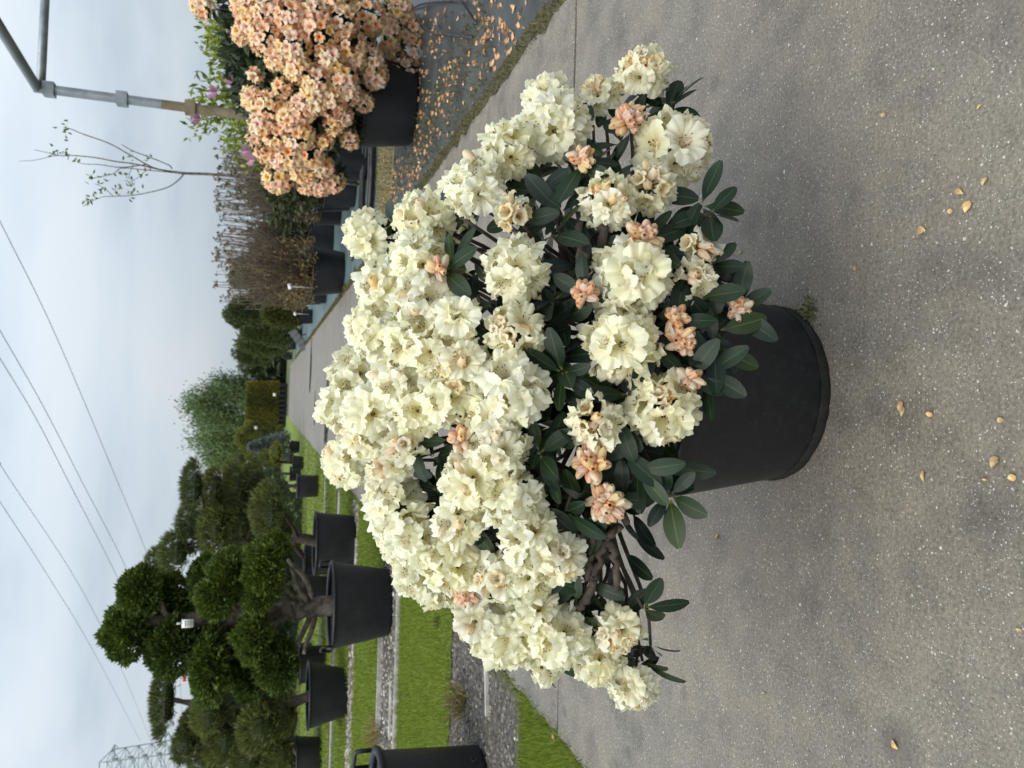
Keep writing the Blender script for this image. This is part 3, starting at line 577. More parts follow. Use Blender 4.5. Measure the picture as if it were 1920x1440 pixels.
# ================================================================== trees and potted plants of the nursery
def pad(rw, c, R, n, kind, c1, c2, ls=1.35, core=.66):
    """one clipped cushion of foliage: needles or scale sprays standing on a lumpy, flat-bottomed mound"""
    c = np.asarray(c); R = np.asarray(R, float); d = rdir(n); d[:, 2] = np.where(rng.random(n) < .8, np.abs(d[:, 2]), -np.abs(d[:, 2])*.75)
    ph = rng.random(6)*6.28; k = 1+.13*np.sin(5*d[:, 0]+ph[0])*np.sin(5*d[:, 1]+ph[1])+.10*np.sin(9*d[:, 0]+ph[2])*np.cos(8*d[:, 2]+ph[3])+.07*np.sin(14*d[:, 1]+ph[4])
    q = rng.random(n)**.25*.22+.80; P = c+d*R*(k*q)[:, None]; sz = float(R.max())
    if kind == 'pine': Dr = d*np.array([.8, .8, .6])+np.array([0, 0, .7])+rng.normal(0, .35, (n, 3)); Lg = (.05+.03*rng.random(n))*(.7+sz); Wd = .011*(.6+sz)
    elif kind == 'scale': Dr = d+rng.normal(0, .45, (n, 3))+np.array([0, 0, .15]); Lg = (.034+.03*rng.random(n))*(.6+sz); Wd = .026*(.6+sz)
    else: Dr = d+rng.normal(0, .8, (n, 3)); Lg = (.06+.05*rng.random(n))*(.6+sz); Wd = .045*(.6+sz)
    col = mixcol(c1, c2, n, .2); V, F, C_ = leaves(P, Dr, Lg*ls, Wd*ls, col); rw.add(V, F, C_)
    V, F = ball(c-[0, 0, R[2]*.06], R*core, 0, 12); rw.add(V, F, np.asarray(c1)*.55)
def limb(a, b, r1, r2, sag=.0, wob=.03, n=6, seg=6):
    a, b = np.asarray(a, float), np.asarray(b, float); t = np.linspace(0, 1, n)[:, None]; P = a+(b-a)*t+rng.normal(0, wob, (n, 3))*np.sin(t*math.pi); P[:, 2] += sag*np.sin(t[:, 0]*math.pi)
    return tube(P, np.linspace(r1, r2, n), seg)
def potted_tree(name, label, cat, base, potdim, trunk, pads, kind, cols, bark='bark', handles=0, hang=0., npad=1500, tr=(.06, .03), group=None, ext=None, zfit=True):
    """pads: list of (world centre, radii)"""
    base = np.array([base[0], base[1], 0.]); root = thing(name, label, cat, base+[0, 0, -.02], group); base = base+[0, 0, -.02]
    h, rb, rt = potdim; pot_parts(root, h, rb, rt, 40, .014, .03, .05, handles, hang=hang)
    T_ = smooth_line([np.asarray(p)-base for p in trunk], 4); T_[0] = (T_[0][0], T_[0][1], h-.08); k = len(T_)
    rad = np.linspace(tr[0], tr[1], k)*(1+.12*rng.normal(size=k)); V, F = tube(T_, rad, 9); Raw().add(V, F).build('trunk', M[bark], root)
    for c, R in pads:
        c = np.asarray(c)-base; j = int(np.argmin(np.linalg.norm(T_-(c-[0, 0, .25]), axis=1))); r_ = Raw()
        V, F = limb(T_[j], c-[0, 0, R[2]*.3], tr[1]*.75, .012, -.04, .025); Raw().add(V, F).build('branch', M[bark], root)
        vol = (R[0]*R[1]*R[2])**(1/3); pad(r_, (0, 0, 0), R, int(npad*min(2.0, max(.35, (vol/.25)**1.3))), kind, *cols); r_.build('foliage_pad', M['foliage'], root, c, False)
    return root
def PX(lst, Y, dz=0., flat=.75):
    """foliage cushions given by where the photograph shows them at forward distance Y: x, y, half height, half width"""
    out = []
    for q in lst:
        x, y, hh, hw = q[:4]; c = at_depth(x, y, Y+(q[4] if len(q) > 4 else rng.normal(0, .18))); k = mpp(c); out.append((c, np.array([hw*k, max(hw*k*.85, hh*k), hh*k])))
    return out
HIN = ((.034, .068, .014), (.13, .18, .028)); PIN = ((.055, .082, .028), (.20, .225, .07)); PIN2 = ((.035, .062, .036), (.11, .15, .08)); YEL = ((.08, .10, .015), (.20, .21, .04))
# the tall false cypress with round tufts, straight trunk
A = np.array([-2.25, 7.78]); TA = [(A[0], A[1], .45), at_depth(560, 1142, 7.8), at_depth(500, 1150, 7.85), at_depth(430, 1160, 7.85), at_depth(350, 1162, 7.85), at_depth(280, 1165, 7.85), at_depth(250, 1180, 7.85)]
PA = PX([(248, 1183, 44, 48), (268, 1107, 36, 40), (322, 1127, 40, 46), (330, 1213, 44, 46), (392, 1085, 30, 38), (398, 1245, 32, 58), (432, 1080, 34, 42, -.2), (500, 1072, 36, 54, -.3), (478, 1195, 32, 42, -.3), (525, 1245, 38, 44, -.2), (520, 1032, 26, 30, -.1), (487, 1122, 24, 26, -.35), (365, 1150, 30, 36, .25), (440, 1230, 36, 50, .3), (300, 1165, 34, 50, .3), (410, 1120, 34, 34, -.3), (470, 1262, 30, 42, .25)], 7.8)
hin = potted_tree('potted_cypress', 'tallest dark green cypress with round clipped tufts in a handled black tub', 'potted tree', A, (.58, .325, .42), TA, PA, 'scale', HIN, 'greybark', 2, math.radians(35), 4200, (.105, .05))
for pl in ([(585, 1120), (577, 1095), (565, 1075), (550, 1062), (540, 1050)], [(578, 1128), (560, 1105), (552, 1085), (545, 1060)], [(590, 1158), (585, 1180), (575, 1205), (570, 1225)]):
    P = smooth_line([at_depth(x, y, 7.7-.1*i) for i, (x, y) in enumerate(pl)], 4)-np.array([A[0], A[1], -.02]); V, F = tube(P, np.linspace(.03, .018, len(P)), 6); Raw().add(V, F).build('branch', M['greybark'], hin)
# the leaning pine to its right
B_ = np.array([-2.33, 11.12]); TB = [(B_[0], B_[1], .45), at_depth(560, 1010, 11.1), at_depth(530, 1030, 11.1), at_depth(480, 1020, 11.1), at_depth(420, 1010, 11.1), at_depth(380, 985, 11.1)]
PB = PX([(366, 912, 18, 42), (366, 985, 26, 44), (332, 1037, 26, 36), (300, 1062, 22, 30, .5), (405, 916, 20, 38), (404, 990, 24, 46), (446, 912, 22, 36), (452, 985, 30, 48), (508, 957, 30, 52), (462, 1040, 26, 36), (490, 1000, 28, 44, .4), (535, 985, 20, 34, .4), (430, 945, 22, 40, .5), (480, 905, 24, 36, .5)], 11.1)
potted_tree('potted_pine', 'leaning pine with stepped flat foliage pads in a plain black tub', 'potted tree', B_, (.55, .37, .43), TB, PB, 'pine', PIN, 'bark', 0, 0, 1900, (.085, .035))
# the pine on the other side, with a long top pad
C0 = np.array([-4.6, 11.45]); TC = [(C0[0], C0[1], .45), at_depth(540, 1318, 11.45), at_depth(480, 1322, 11.45), at_depth(420, 1320, 11.45), at_depth(360, 1318, 11.45), at_depth(325, 1312, 11.45)]
PC = PX([(312, 1315, 19, 60), (350, 1395, 20, 32), (362, 1362, 18, 30), (378, 1416, 20, 30), (392, 1340, 26, 34), (422, 1384, 36, 42), (445, 1303, 26, 40), (486, 1283, 28, 42), (534, 1335, 26, 40), (488, 1364, 36, 40), (530, 1412, 26, 38), (466, 1424, 30, 38), (430, 1350, 28, 36, .5), (500, 1320, 30, 40, .5), (405, 1275, 24, 30, .6)], 11.45)
potted_tree('potted_pine', 'pine with a long flat top pad and a price tag in a black tub', 'potted tree', C0, (.55, .33, .46), TC, PC, 'pine', PIN, 'bark', 0, 0, 1800, (.08, .03))
# darker pines behind them
BACK = [((-4.0, 14.6), (.5, .3, .36), [(505, 1005, 30, 60), (470, 1065, 30, 50), (535, 1060, 22, 50), (440, 1010, 24, 40)], PIN2, 'dark blue-green pine behind the leaning pine'),
        ((-5.5, 15.2), (.5, .3, .36), [(420, 1200, 26, 50), (480, 1160, 30, 54), (520, 1210, 28, 56), (455, 1110, 30, 50), (540, 1130, 22, 50)], PIN2, 'dark pine behind the cypress trunk'),
        ((-7.4, 15.5), (.5, .3, .36), [(445, 1300, 28, 50), (490, 1260, 30, 54), (520, 1300, 26, 60), (400, 1330, 24, 40)], PIN2, 'dark pine behind the long-topped pine'),
        ((-9.0, 16.2), (.5, .3, .36), [(420, 1400, 30, 54), (480, 1400, 34, 56), (520, 1370, 28, 56), (530, 1420, 26, 46)], HIN, 'bushy dark conifer past the long-topped pine'),
        ((-3.6, 15.6), (.46, .28, .33), [(470, 935, 26, 44), (515, 930, 28, 44), (435, 930, 20, 34)], PIN2, 'blue-green pine between the leaning pine and the small tubs'),
        ((-2.62, 19.05), (.52, .25, .28), [(505, 905, 20, 30), (480, 925, 22, 30), (455, 900, 18, 24), (530, 915, 14, 26)], PIN2, 'dark pine in the tub beside the path, with a yellow weed'),
        ((-2.97, 27.45), (.38, .22, .26), [(500, 862, 13, 20), (520, 850, 12, 22), (475, 868, 12, 17), (515, 875, 12, 18), (450, 860, 10, 15)], YEL, 'yellow-green cloud-clipped tree in a small tub'),
        ((-3.6, 29.5), (.4, .25, .28), [(455, 880, 14, 22), (485, 888, 13, 22), (510, 895, 13, 24), (430, 878, 10, 14)], YEL, 'yellow-green cloud-clipped tree behind the dark pine'),
        ((-3.05, 34.0), (.35, .22, .26), [(465, 835, 11, 18), (485, 828, 11, 18), (505, 838, 10, 18), (450, 822, 9, 14), (525, 840, 9, 16)], YEL, 'tiered yellow-green tree beside the blue spruce'),
        ((-3.9, 38.0), (.35, .22, .26), [(470, 805, 10, 17), (490, 812, 10, 18), (455, 815, 9, 14), (510, 808, 9, 16), (525, 812, 8, 15)], YEL, 'tiered yellow-green tree at the hedge end')]
for i, (b, pd, ps, cs, lb) in enumerate(BACK):
    p = PX(ps, b[1]); mx_ = np.mean([q[0] for q in p], 0); topz = max(q[0][2] for q in p)
    potted_tree('potted_tree' if cs is YEL else 'potted_pine', lb, 'potted tree', b, pd, [(b[0], b[1], .4), (.6*b[0]+.4*mx_[0], b[1], .8), (mx_[0], b[1], mx_[2]), (mx_[0], b[1], topz-.05)], p, 'pine' if cs is PIN2 else 'scale', cs, 'bark', 0, 0, 1300 if b[1] < 17 else 700, (.05, .025), 'potted trees on the lawn')
# blue spruce
S_ = at_depth(560, 838, 31.5); root = thing('blue_spruce', 'small silvery blue spruce in a black pot beside the path', 'potted tree', (S_[0], 31.5, -.02)); pot_parts(root, .34, .22, .26, 24, .01, .03, .04)
V, F = limb((0, 0, .25), (0, 0, 1.7), .04, .015); Raw().add(V, F).build('trunk', M['bark'], root); n = 2600; zz = rng.random(n)**.8; a = rng.random(n)*6.28; rr = (1-zz**1.5)*.5*(.35+.75*rng.random(n)); P = np.c_[np.cos(a)*rr, np.sin(a)*rr, .35+1.5*zz]
V, F, C_ = leaves(P, np.c_[np.cos(a), np.sin(a), .3*np.ones(n)]+rng.normal(0, .3, (n, 3)), .20, .06, mixcol((.09, .115, .11), (.22, .26, .26), n)); Raw().add(V, F, C_).build('crown', M['foliage'], root, None, False)
# empty tub cut by the picture's edge
D_ = ground_at(905, 1452); root = thing('plant_tub', 'empty black plastic tub with raised lifting handles on the gravel', 'tub', (D_[0]-.16, D_[1]+.10, -.02)); pot_parts(root, .60, .25, .285, 48, .018, .035, 0, 2, hang=math.radians(60))
for k, an in enumerate((-70, -20)):
    a_ = math.radians(an); V, F = lathe([(.018, 0), (.018, .006), (.010, .006), (.010, -.01)], 14); m_ = frame((math.cos(a_), math.sin(a_), 0), (0, 0, 1), (math.cos(a_)*.256, math.sin(a_)*.256, .07)); Raw().put(Raw().add(V, F), m_).build('drain_hole', M['soil'], root)
# dark tubs further back on the lawn
for i, (x, y, h, r_, lb) in enumerate(((585, 1240, .5, .36, 'black tub behind the long-topped pine'), (572, 1060, .5, .4, 'ribbed black tub behind the leaning pine'), (556, 940, .45, .3, 'black tub behind the tub with a yellow weed'), (560, 1425, .45, .35, 'black tub far back past the long-topped pine'))):
    g_ = ground_at(x, y); root = thing('plant_tub', lb, 'tub', (g_[0], g_[1]+r_, -.02)); pot_parts(root, h, r_*.85, r_, 32, .012, .03, .05)
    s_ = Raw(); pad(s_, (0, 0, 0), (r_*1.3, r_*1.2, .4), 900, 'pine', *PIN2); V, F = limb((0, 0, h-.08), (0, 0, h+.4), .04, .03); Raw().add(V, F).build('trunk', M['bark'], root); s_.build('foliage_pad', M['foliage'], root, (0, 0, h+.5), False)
# price tags hung in the trees
for i, (x, y, Y, w_, h_, red, lb) in enumerate(((352, 1169, 7.45, .075, .10, 0, 'white printed price tag on the cypress trunk'), (352, 1272, 11.2, .10, .14, 1, 'white price tag with red print under the long top pad'), (461, 905, 15.0, .14, .20, 1, 'white tag with red head on the blue-green pine'), (470, 867, 26.9, .16, .22, 1, 'red and white tag on the yellow-green cloud tree'), (497, 880, 26.8, .12, .14, 0, 'plain white tag low on the yellow-green cloud tree'), (373, 1044, 10.9, .02, .13, 0, 'narrow white tag under the upper pads of the leaning pine'), (480, 802, 37.6, .14, .14, 0, 'plain white tag on the tiered tree by the hedge'), (515, 740, 55.5, .2, .2, 0, 'plain white tag on the clipped hedge'))):
    p = at_depth(x, y, Y); root = thing('price_tag', lb, 'tag', p-np.array([0, 0, h_/2])); V, F = box((0, 0, h_/2), (w_, .004, h_)); Raw().add(V, F).build('card', M['white'], root)
    V, F = box((0, .02, h_+.02), (.006, .05, .045)); Raw().add(V, F).build('loop', M['white'], root)
    if red: V, F = box((0, -.004, h_*.82), (w_*.8, .003, h_*.3)); Raw().add(V, F).build('print', M['red'], root)
    elif w_ < .1 and w_ > .03:
        for k in range(3): V, F = box((0, -.004, h_*(.3+.2*k)), (w_*.7, .003, .006)); Raw().add(V, F).build('print', M['print'], root)
# weathered boards and edging strips laid along the gravel strips
def plank(name, label, cat, s, t, ln, w, h, m, ang=0., group=None):
    x, y = pth(s, t); r_ = Raw(); n = 10; xs = np.linspace(-ln/2, ln/2, n); wob = rng.normal(0, w*.12, n); V = np.vstack([np.c_[xs, wob-w/2, np.zeros(n)], np.c_[xs, wob+w/2, np.zeros(n)], np.c_[xs, wob+w/2, np.full(n, h)], np.c_[xs, wob-w/2, np.full(n, h)]])
    F = []
    for a, b in ((0, 1), (1, 2), (2, 3), (3, 0)): i = np.arange(n-1); F.append(np.stack([a*n+i, a*n+i+1, b*n+i+1, b*n+i], 1))
    F.append(np.array([[0, n, 2*n, 3*n], [n-1, 4*n-1, 3*n-1, 2*n-1]])); o = r_.add(V, F).build(name, m, None, (x, y, -.022), False); o.rotation_euler = (0, 0, PS+ang); return tag(o, label, cat, group)
M['board'] = plain('weathered_board', (.30, .28, .25), (.55, .53, .49), 12, .85, .3)
plank('edging_strip', 'thin pale edging strip along the nearest full grass strip', 'edging', -4.0, 7.03, 5.0, .02, .05, M['board']); plank('edging_strip', 'thin pale edging strip behind the cypress tub', 'edging', -5.2, 8.10, 5.6, .03, .05, M['board'])
for s, t, ln, w, a, lb in ((-3.0, 7.45, .55, .04, .05, 'short pale lath on the gravel beside the cypress tub'), (-2.75, 10.75, 1.6, .10, .06, 'pale weathered board on the gravel beside the cypress tub'), (-2.3, 13.6, 1.3, .14, -.04, 'pale weathered board on the gravel past the leaning pine tub'), (-5.9, 13.7, 2.5, .08, .03, 'grey weathered board behind the long-topped pine tub'), (-2.1, 16.9, .9, .12, .02, 'pale weathered board beside the path past the leaning pine'), (-1.62, 4.15, .26, .022, .2, 'short white lath on the gravel at the path edge')):
    plank('weathered_board', lb, 'board', s, t, ln, w, .02, M['board'], a)
# dry weeds on the gravel and round the tubs
for x, y, n, h, sp, lb in ((870, 1310, 130, .16, .12, 'dry straw-coloured weed on the near gravel strip'), (712, 1375, 150, .2, .2, 'yellowing weed on the gravel beside the edging strip'), (728, 1150, 160, .26, .16, 'seeding dry weeds at the foot of the cypress tub'), (645, 1310, 220, .16, .5, 'low green weeds round the long-topped pine tub'), (826, 1165, 60, .05, .05, 'tiny green weed at the path edge')):
    g_ = ground_at(x, y, -.02); d_ = 'green' in lb; weed_clump('weed', lb, 'weed', g_, n, h, .010, (.05, .06, .02) if d_ else (.14, .11, .04), (.12, .13, .05) if d_ else (.32, .27, .13), sp)

# ------------------------------------------------------------------ far trees, hedge, pylon
def airy_tree(name, label, p, h, w, n, c1, c2, leaf=.3, trunk=.12, clumps=16, up=.5, group=None, lean=.8):
    root = thing(name, label, 'tree', (p[0], p[1], -.05), group); tr_ = Raw(); V, F = limb((0, 0, 0), (0, 0, h*.75), trunk, trunk*.3, 0, .05*w); tr_.add(V, F); r_ = Raw()
    for k in range(clumps):
        a = rng.random()*6.28; z = h*(.30+.66*rng.random()); q = w*(.15+.75*rng.random())*(1-.55*abs(z/h-.45)); c = np.array([math.cos(a)*q, math.sin(a)*q, z]); V, F = limb((0, 0, z*.7), c, trunk*.3, trunk*.1, 0, .03*w); tr_.add(V, F)
        m_ = n//clumps; P = c+rng.normal(0, 1, (m_, 3))*np.array([w*.20, w*.20, h*.085]); Dr = rng.normal(0, .7, (m_, 3))+np.array([0, 0, up]); V, F, C_ = leaves(P, Dr, leaf*(.5+.8*rng.random(m_)), leaf*.32, mixcol(c1, c2, m_, .2)); r_.add(V, F, C_)
    tr_.build('trunk', M['bark'], root); r_.build('crown', M['foliage'], root, None, False); return root
WIL = ((.075, .12, .04), (.18, .25, .10))
for i, (x, y, Y, top, w) in enumerate(((0, 735, 66, 395, 1.7), (0, 765, 62, 358, 2.0), (0, 800, 68, 375, 1.8), (0, 835, 64, 362, 1.9), (0, 868, 70, 400, 1.7))):
    p = at_depth(505, y, Y); tp = at_depth(top, y, Y); airy_tree('willow_tree', ('airy pale green tree behind the clipped hedge', 'tallest airy pale green tree behind the clipped hedge', 'airy pale green tree behind the tiered yellow trees', 'upright airy pale green tree behind the tiered yellow trees', 'airy pale green tree behind the leaning pine')[i], (p[0], Y), tp[2], w, 6500, *WIL, .28, .08, 34, 1.3)
# clipped yellow-green hedge of columns in a row of pots at the end of the path
for i in range(9):
    p = at_depth(530, 723+i*9.2, 57); root = thing('potted_thuja', 'clipped yellow-green column in the row of pots closing the path', 'potted tree', (p[0], 57, -.04), 'clipped columns closing the path'); pot_parts(root, .5, .16, .18, 16, .008, .03, .05)
    n = 1100; a = rng.random(n)*6.28; z = rng.random(n); rr = .25*(1-.35*z**3)*(.65+.4*rng.random(n))*(1+.12*np.sin(9*z+i)); P = np.c_[np.cos(a)*rr, np.sin(a)*rr, .48+2.25*z]; V, F, C_ = leaves(P, np.c_[np.cos(a), np.sin(a), .8*np.ones(n)]+rng.normal(0, .4, (n, 3)), .15, .07, mixcol((.09, .10, .018), (.25, .23, .045), n)); r_ = Raw(); r_.add(V, F, C_); V, F = lathe([(.16, .44), (.18, 1.5), (.13, 2.65), (.001, 2.72)], 10); r_.add(V, F, (.02, .025, .01)); r_.build('crown', M['foliage'], root, None, False)
    V, F = limb((0, 0, .35), (0, 0, 2), .03, .02); Raw().add(V, F).build('trunk', M['bark'], root)
def far_wood(name, label, x0, x1, Y, h, n, c1, c2, leaf, dy=3.):
    x = x0+(x1-x0)*rng.random(n); top = h*(.75+.18*np.sin(x*.9)+.12*np.sin(x*2.3+1)+.08*np.sin(x*5.1)); z = top*rng.random(n)**.75; y = Y+dy*rng.random(n); V, F, C_ = leaves(np.c_[x, y, z-.05], rng.normal(0, .7, (n, 3))+[0, 0, .5], leaf*(.6+.7*rng.random(n)), leaf*.4, mixcol(c1, c2, n, .2)); r_ = Raw().add(V, F, C_)
    k = 60; xs = np.linspace(x0, x1, k); tp = h*(.75+.18*np.sin(xs*.9)+.12*np.sin(xs*2.3+1))*.82; V = np.vstack([np.c_[xs, np.full(k, Y+dy*.6), np.full(k, -.1)], np.c_[xs, np.full(k, Y+dy*.6), tp]]); r_.add(V, grid_faces(2, k), np.asarray(c1)*.7); return tag(r_.build(name, M['foliage'], None, None, False), label, 'trees', kind='stuff')
far_wood('far_hedge', 'dark green wood far behind the nursery on the pine side', -62, -2.5, 74, 4.2, 9000, (.03, .045, .02), (.08, .10, .035), .7); far_wood('far_hedge', 'green wood far behind the nursery on the orange rhododendron side', -3, 60, 62, 3.6, 9000, (.04, .055, .02), (.10, .125, .045), .7)
far_wood('nursery_stock', 'rows of dark nursery conifers behind the potted pines', -24, -3.9, 24, 2.5, 9000, (.028, .045, .022), (.085, .105, .045), .22, 5.)
# pylon and its cables
PY = 150.; pb = at_depth(334, 1428, PY); ptop = at_depth(205, 1428, PY); root = thing('transmission_pylon', 'steel lattice power pylon rising behind the pines', 'pylon', (pb[0], PY, -.05)); zt = ptop[2]
def lerp(a, b, t): return a+(b-a)*t
hw = lambda z: lerp(3.6, 2.3, z/zt); r_ = Raw()
for sx in (-1, 1):
    for sy in (-1, 1): V, F = tube([(sx*hw(0), sy*hw(0), 0), (sx*hw(zt), sy*hw(zt), zt)], .11, 4); Raw().add(V, F).build('leg', M['dark_steel'], root)
zs = np.linspace(0, zt, 13)
for a, b in zip(zs[:-1], zs[1:]):
    for s in (-1, 1):
        for q in (-1, 1):
            V, F = tube([(q*hw(a), s*hw(a), a), (-q*hw(b), s*hw(b), b)], .05, 4); r_.add(V, F); V, F = tube([(s*hw(a), q*hw(a), a), (s*hw(b), -q*hw(b), b)], .05, 4); r_.add(V, F)
        V, F = tube([(-hw(b), s*hw(b), b), (hw(b), s*hw(b), b)], .05, 4); r_.add(V, F)
tag(r_.build('bracing', M['dark_steel'], root))
r_ = Raw(); tp = (2.0, 0, zt+.8)
for sx in (-1, 1):
    for sy in (-1, 1): V, F = tube([(sx*hw(zt), sy*hw(zt), zt), (sx*1.4, 0, zt+1.6)], .08, 4); r_.add(V, F)
V, F = tube([(-1.4, 0, zt+1.6), (1.4, 0, zt+1.6)], .08, 4); r_.add(V, F); r_.build('peak', M['dark_steel'], root)
for z in (zt*.55, zt*.78, zt*.96):
    r_ = Raw(); ln = 4.2
    for s in (-1, 1):
        for k in (-1, 1):
            V, F = tube([(s*hw(z), k*hw(z), z), (s*ln, 0, z+.3)], .07, 4); r_.add(V, F); V, F = tube([(s*hw(z), k*hw(z), z+1.2), (s*ln, 0, z+.3)], .06, 4); r_.add(V, F)
    if z > zt*.9 or z < zt*.6: r_.build('crossarm', M['dark_steel'], root)
for k in range(6):
    z = zt*(.5+.09*k); V, F = lathe([(.01, .5), (.16, .4), (.16, -.4), (.01, -.5)], 8); Raw().add(V, F).build('insulator', M['print'], root, (hw(z)+.35, -hw(z), z))
CABLES = [[(0, 415, 45), (105, 630, 62), (219, 900, 95), (281, 1053, 120), (330, 1200, 150), (345, 1400, 150)], [(0, 620, 52), (80, 760, 66), (152, 900, 86), (245, 1085, 115), (300, 1240, 138), (325, 1390, 150)], [(0, 672, 52), (65, 780, 64), (127, 900, 82), (230, 1104, 115), (280, 1230, 135), (300, 1390, 150)], [(0, 868, 58), (19, 900, 62), (150, 1100, 95), (230, 1260, 125), (285, 1395, 150)], [(0, 941, 62), (90, 1080, 85), (180, 1230, 115), (264, 1391, 150)]]
for i, c in enumerate(CABLES):
    s_ = np.array([0]+list(np.cumsum([math.dist(a_[:2], b_[:2]) for a_, b_ in zip(c[:-1], c[1:])]))); s_ = s_/s_[-1]; yy_ = 1/(1/48.+(1/150.-1/48.)*s_)
    P = smooth_line([at_depth(q[0], q[1], y_) for q, y_ in zip(c, yy_)], 6); P = np.vstack([P[0]+(P[0]-P[6])*1.2, P]); V, F = tube(P, .023 if i < 3 else .019, 4); tag(Raw().add(V, F).build('power_cable', M['cable']), 'thin grey power cable strung from the pylon across the sky', 'cable', 'power cables in the sky')

# ================================================================== right of the path
# steel gantry: post, two beams, clamps
gx, gy = 2.70, 8.5; zc = at_depth(72, 165, gy)[2]; root = thing('steel_frame', 'tall galvanised steel post carrying two pipe beams behind the orange rhododendron', 'steel frame', (gx, gy, -.02))
V, F = tube([(0, 0, 0), (0, 0, .8), (0, 0, 2.35)], .046, 10); Raw().add(V, F).build('post', M['rust'], root, None, False)
V, F = tube([(0, 0, 2.345), (0, 0, zc+.06)], .0455, 10); Raw().add(V, F).build('upper_post', M['steel'], root, None, False)
b1 = at_depth(72, -60, 8.55); V, F = tube([(0, 0, zc), (b1[0]-gx, b1[1]-gy, zc)], .041, 12); Raw().add(V, F).build('beam', M['steel'], root)
d = ray(0, 60); b2 = CAM+d*((zc+.03-CAM_H)/d[2]); e_ = np.array([b2[0]-gx, b2[1]-gy, zc+.03]); V, F = tube([(0, 0, zc+.03), e_, e_*np.array([1.5, 1.5, 1])+0], .045, 12); Raw().add(V, F).build('beam', M['dark_steel'], root)
for z_, m_ in ((at_depth(88, 168, gy)[2], 'steel'), (at_depth(225, 187, gy)[2], 'steel'), (at_depth(353, 203, gy)[2], 'rust')):
    r_ = Raw(); V, F = box((0, 0, 0), (.125, .12, .10)); r_.add(V, F); r_.build('clamp', M[m_], root, (0, 0, z_), False)
# orange rhododendrons
APR = dict(throat=(.72, .22, .08), mid=(.93, .56, .34), edge=(.95, .71, .50), blush=(.90, .46, .34)); APR2 = dict(throat=(.60, .24, .06), mid=(.90, .64, .32), edge=(.94, .77, .48), blush=(.88, .55, .3))
AF = [flower(60+i, .050, .036, 30, 5, .008, APR if i < 3 else APR2, 0, 0, 0, .32) for i in range(5)]; AFM = [f.mesh('flower', M['apricot']) for f in AF]; 
def orange_bush(base, potdim, c, R, heads, label, nsep, group, nrand=0):
    base = np.array([base[0], base[1], -.02]); root = thing('orange_rhododendron', label, 'potted plant', base, group); pot_parts(root, *potdim, 48, .012, .03, .05); c = np.asarray(c, float); R = np.asarray(R, float); its = []; pts = []
    def hd(p, rad):
        ax = unit((p-c)/R**2*.8+[0, 0, .3]+.25*unit(CAM-p)); pts.append(p-ax*rad*.5); fr = frame(ax, (0, 0, 1) if abs(ax[2]) < .9 else (1, 0, 0)); n = int(np.clip(18*(rad/.13)**1.6, 5, 22)); ph = rng.random()*6
        for k in range(n):
            cz = 1-1.3*(k+.5)/n; sz = math.sqrt(max(0, 1-cz*cz)); a = ph+k*2.4; v = unit(fr[:3, :3]@np.array([sz*math.cos(a), sz*math.sin(a), cz])+rng.normal(0, .1, 3)); its.append((v@unit(CAM-p)+.1*rng.random(), int(rng.integers(5)), frame(v, rng.normal(0, 1, 3), p+v*max(.01, rad-.05)-base, .85+.3*rng.random())))
    for x, y, r_ in heads:
        d = ray(x, y); k = R-.08; o = (CAM-c)/k; v = d/k; a = v@v; b = o@v; q = b*b-a*(o@o-1); t = (-b-math.sqrt(q))/a if q > 0 else -b/a; p = CAM+d*t; hd(p, r_*mpp(p))
    for k in range(nrand):
        d = rdir(1)[0]; d[2] = abs(d[2])*.9-.25; hd(c+d*(R-.05), .12)
    its.sort(key=lambda q: -q[0]); rw = Raw()
    for i, (s, var, m_) in enumerate(its):
        if i < nsep and s > -.2: inst('flower', AFM[var], root, m_)
        else: rw.put(AF[var], m_, tint=.85+.15*rng.random())
    if rw.n: tag(rw.build('further_flowers', M['apricot'], root), kind='stuff')
    n = 4600; d = rdir(n); d[:, 2] = np.where(d[:, 2] < -.8, -d[:, 2], d[:, 2]); P = c+d*R*(.35+.45*rng.random((n, 1))); V, F, C_ = leaves(P-base, d+rng.normal(0, .7, (n, 3)), .10+.05*rng.random(n), .048, mixcol((.02, .035, .015), (.06, .085, .04), n), .1); tag(Raw().add(V, F, C_).build('leaves', M['foliage'], root, None, False), kind='stuff')
    hl = Raw()
    for p in pts: m_ = 26; q_ = rdir(m_); V, F, C_ = leaves(p-base+q_*.05, q_+.5*unit(c-p), .12, .05, mixcol((.02, .035, .015), (.06, .085, .04), m_), .1); hl.add(V, F, C_)
    tag(hl.build('leaves', M['foliage'], root, None, False), kind='stuff')
    r_ = Raw(); rt_ = np.array([0, 0, potdim[0]-.08])
    for p in pts[::2]: V, F = limb(rt_+rng.normal(0, .04, 3)*[1, 1, 0], p-base, .02, .006, .05, .05, 6, 5); r_.add(V, F)
    r_.build('branches', M['bark'], root)
OH = '''385 8 30;455 12 26;470 45 30;500 20 34;545 30 36;590 15 34;455 65 22;500 75 34;550 85 36;600 60 38;640 40 36;690 30 36;655 85 36;620 110 30;560 130 30;590 150 32;640 150 34;690 110 32;720 60 34;750 25 30;700 140 30;735 110 28;755 140 38;785 95 26;770 60 28;740 160 32;480 140 16;530 165 22;475 185 26;505 195 28;545 220 30;490 230 26;520 255 28;560 250 34;500 285 24;545 290 30;590 190 30;620 190 32;650 170 30;585 290 26;520 335 30;570 320 28;600 340 30;625 340 24;605 310 24;655 262 20;625 235 20;470 20 30;520 110 26;680 190 22;570 200 30;640 215 24;610 265 18;575 345 22;480 255 20;665 110 24;525 300 22'''
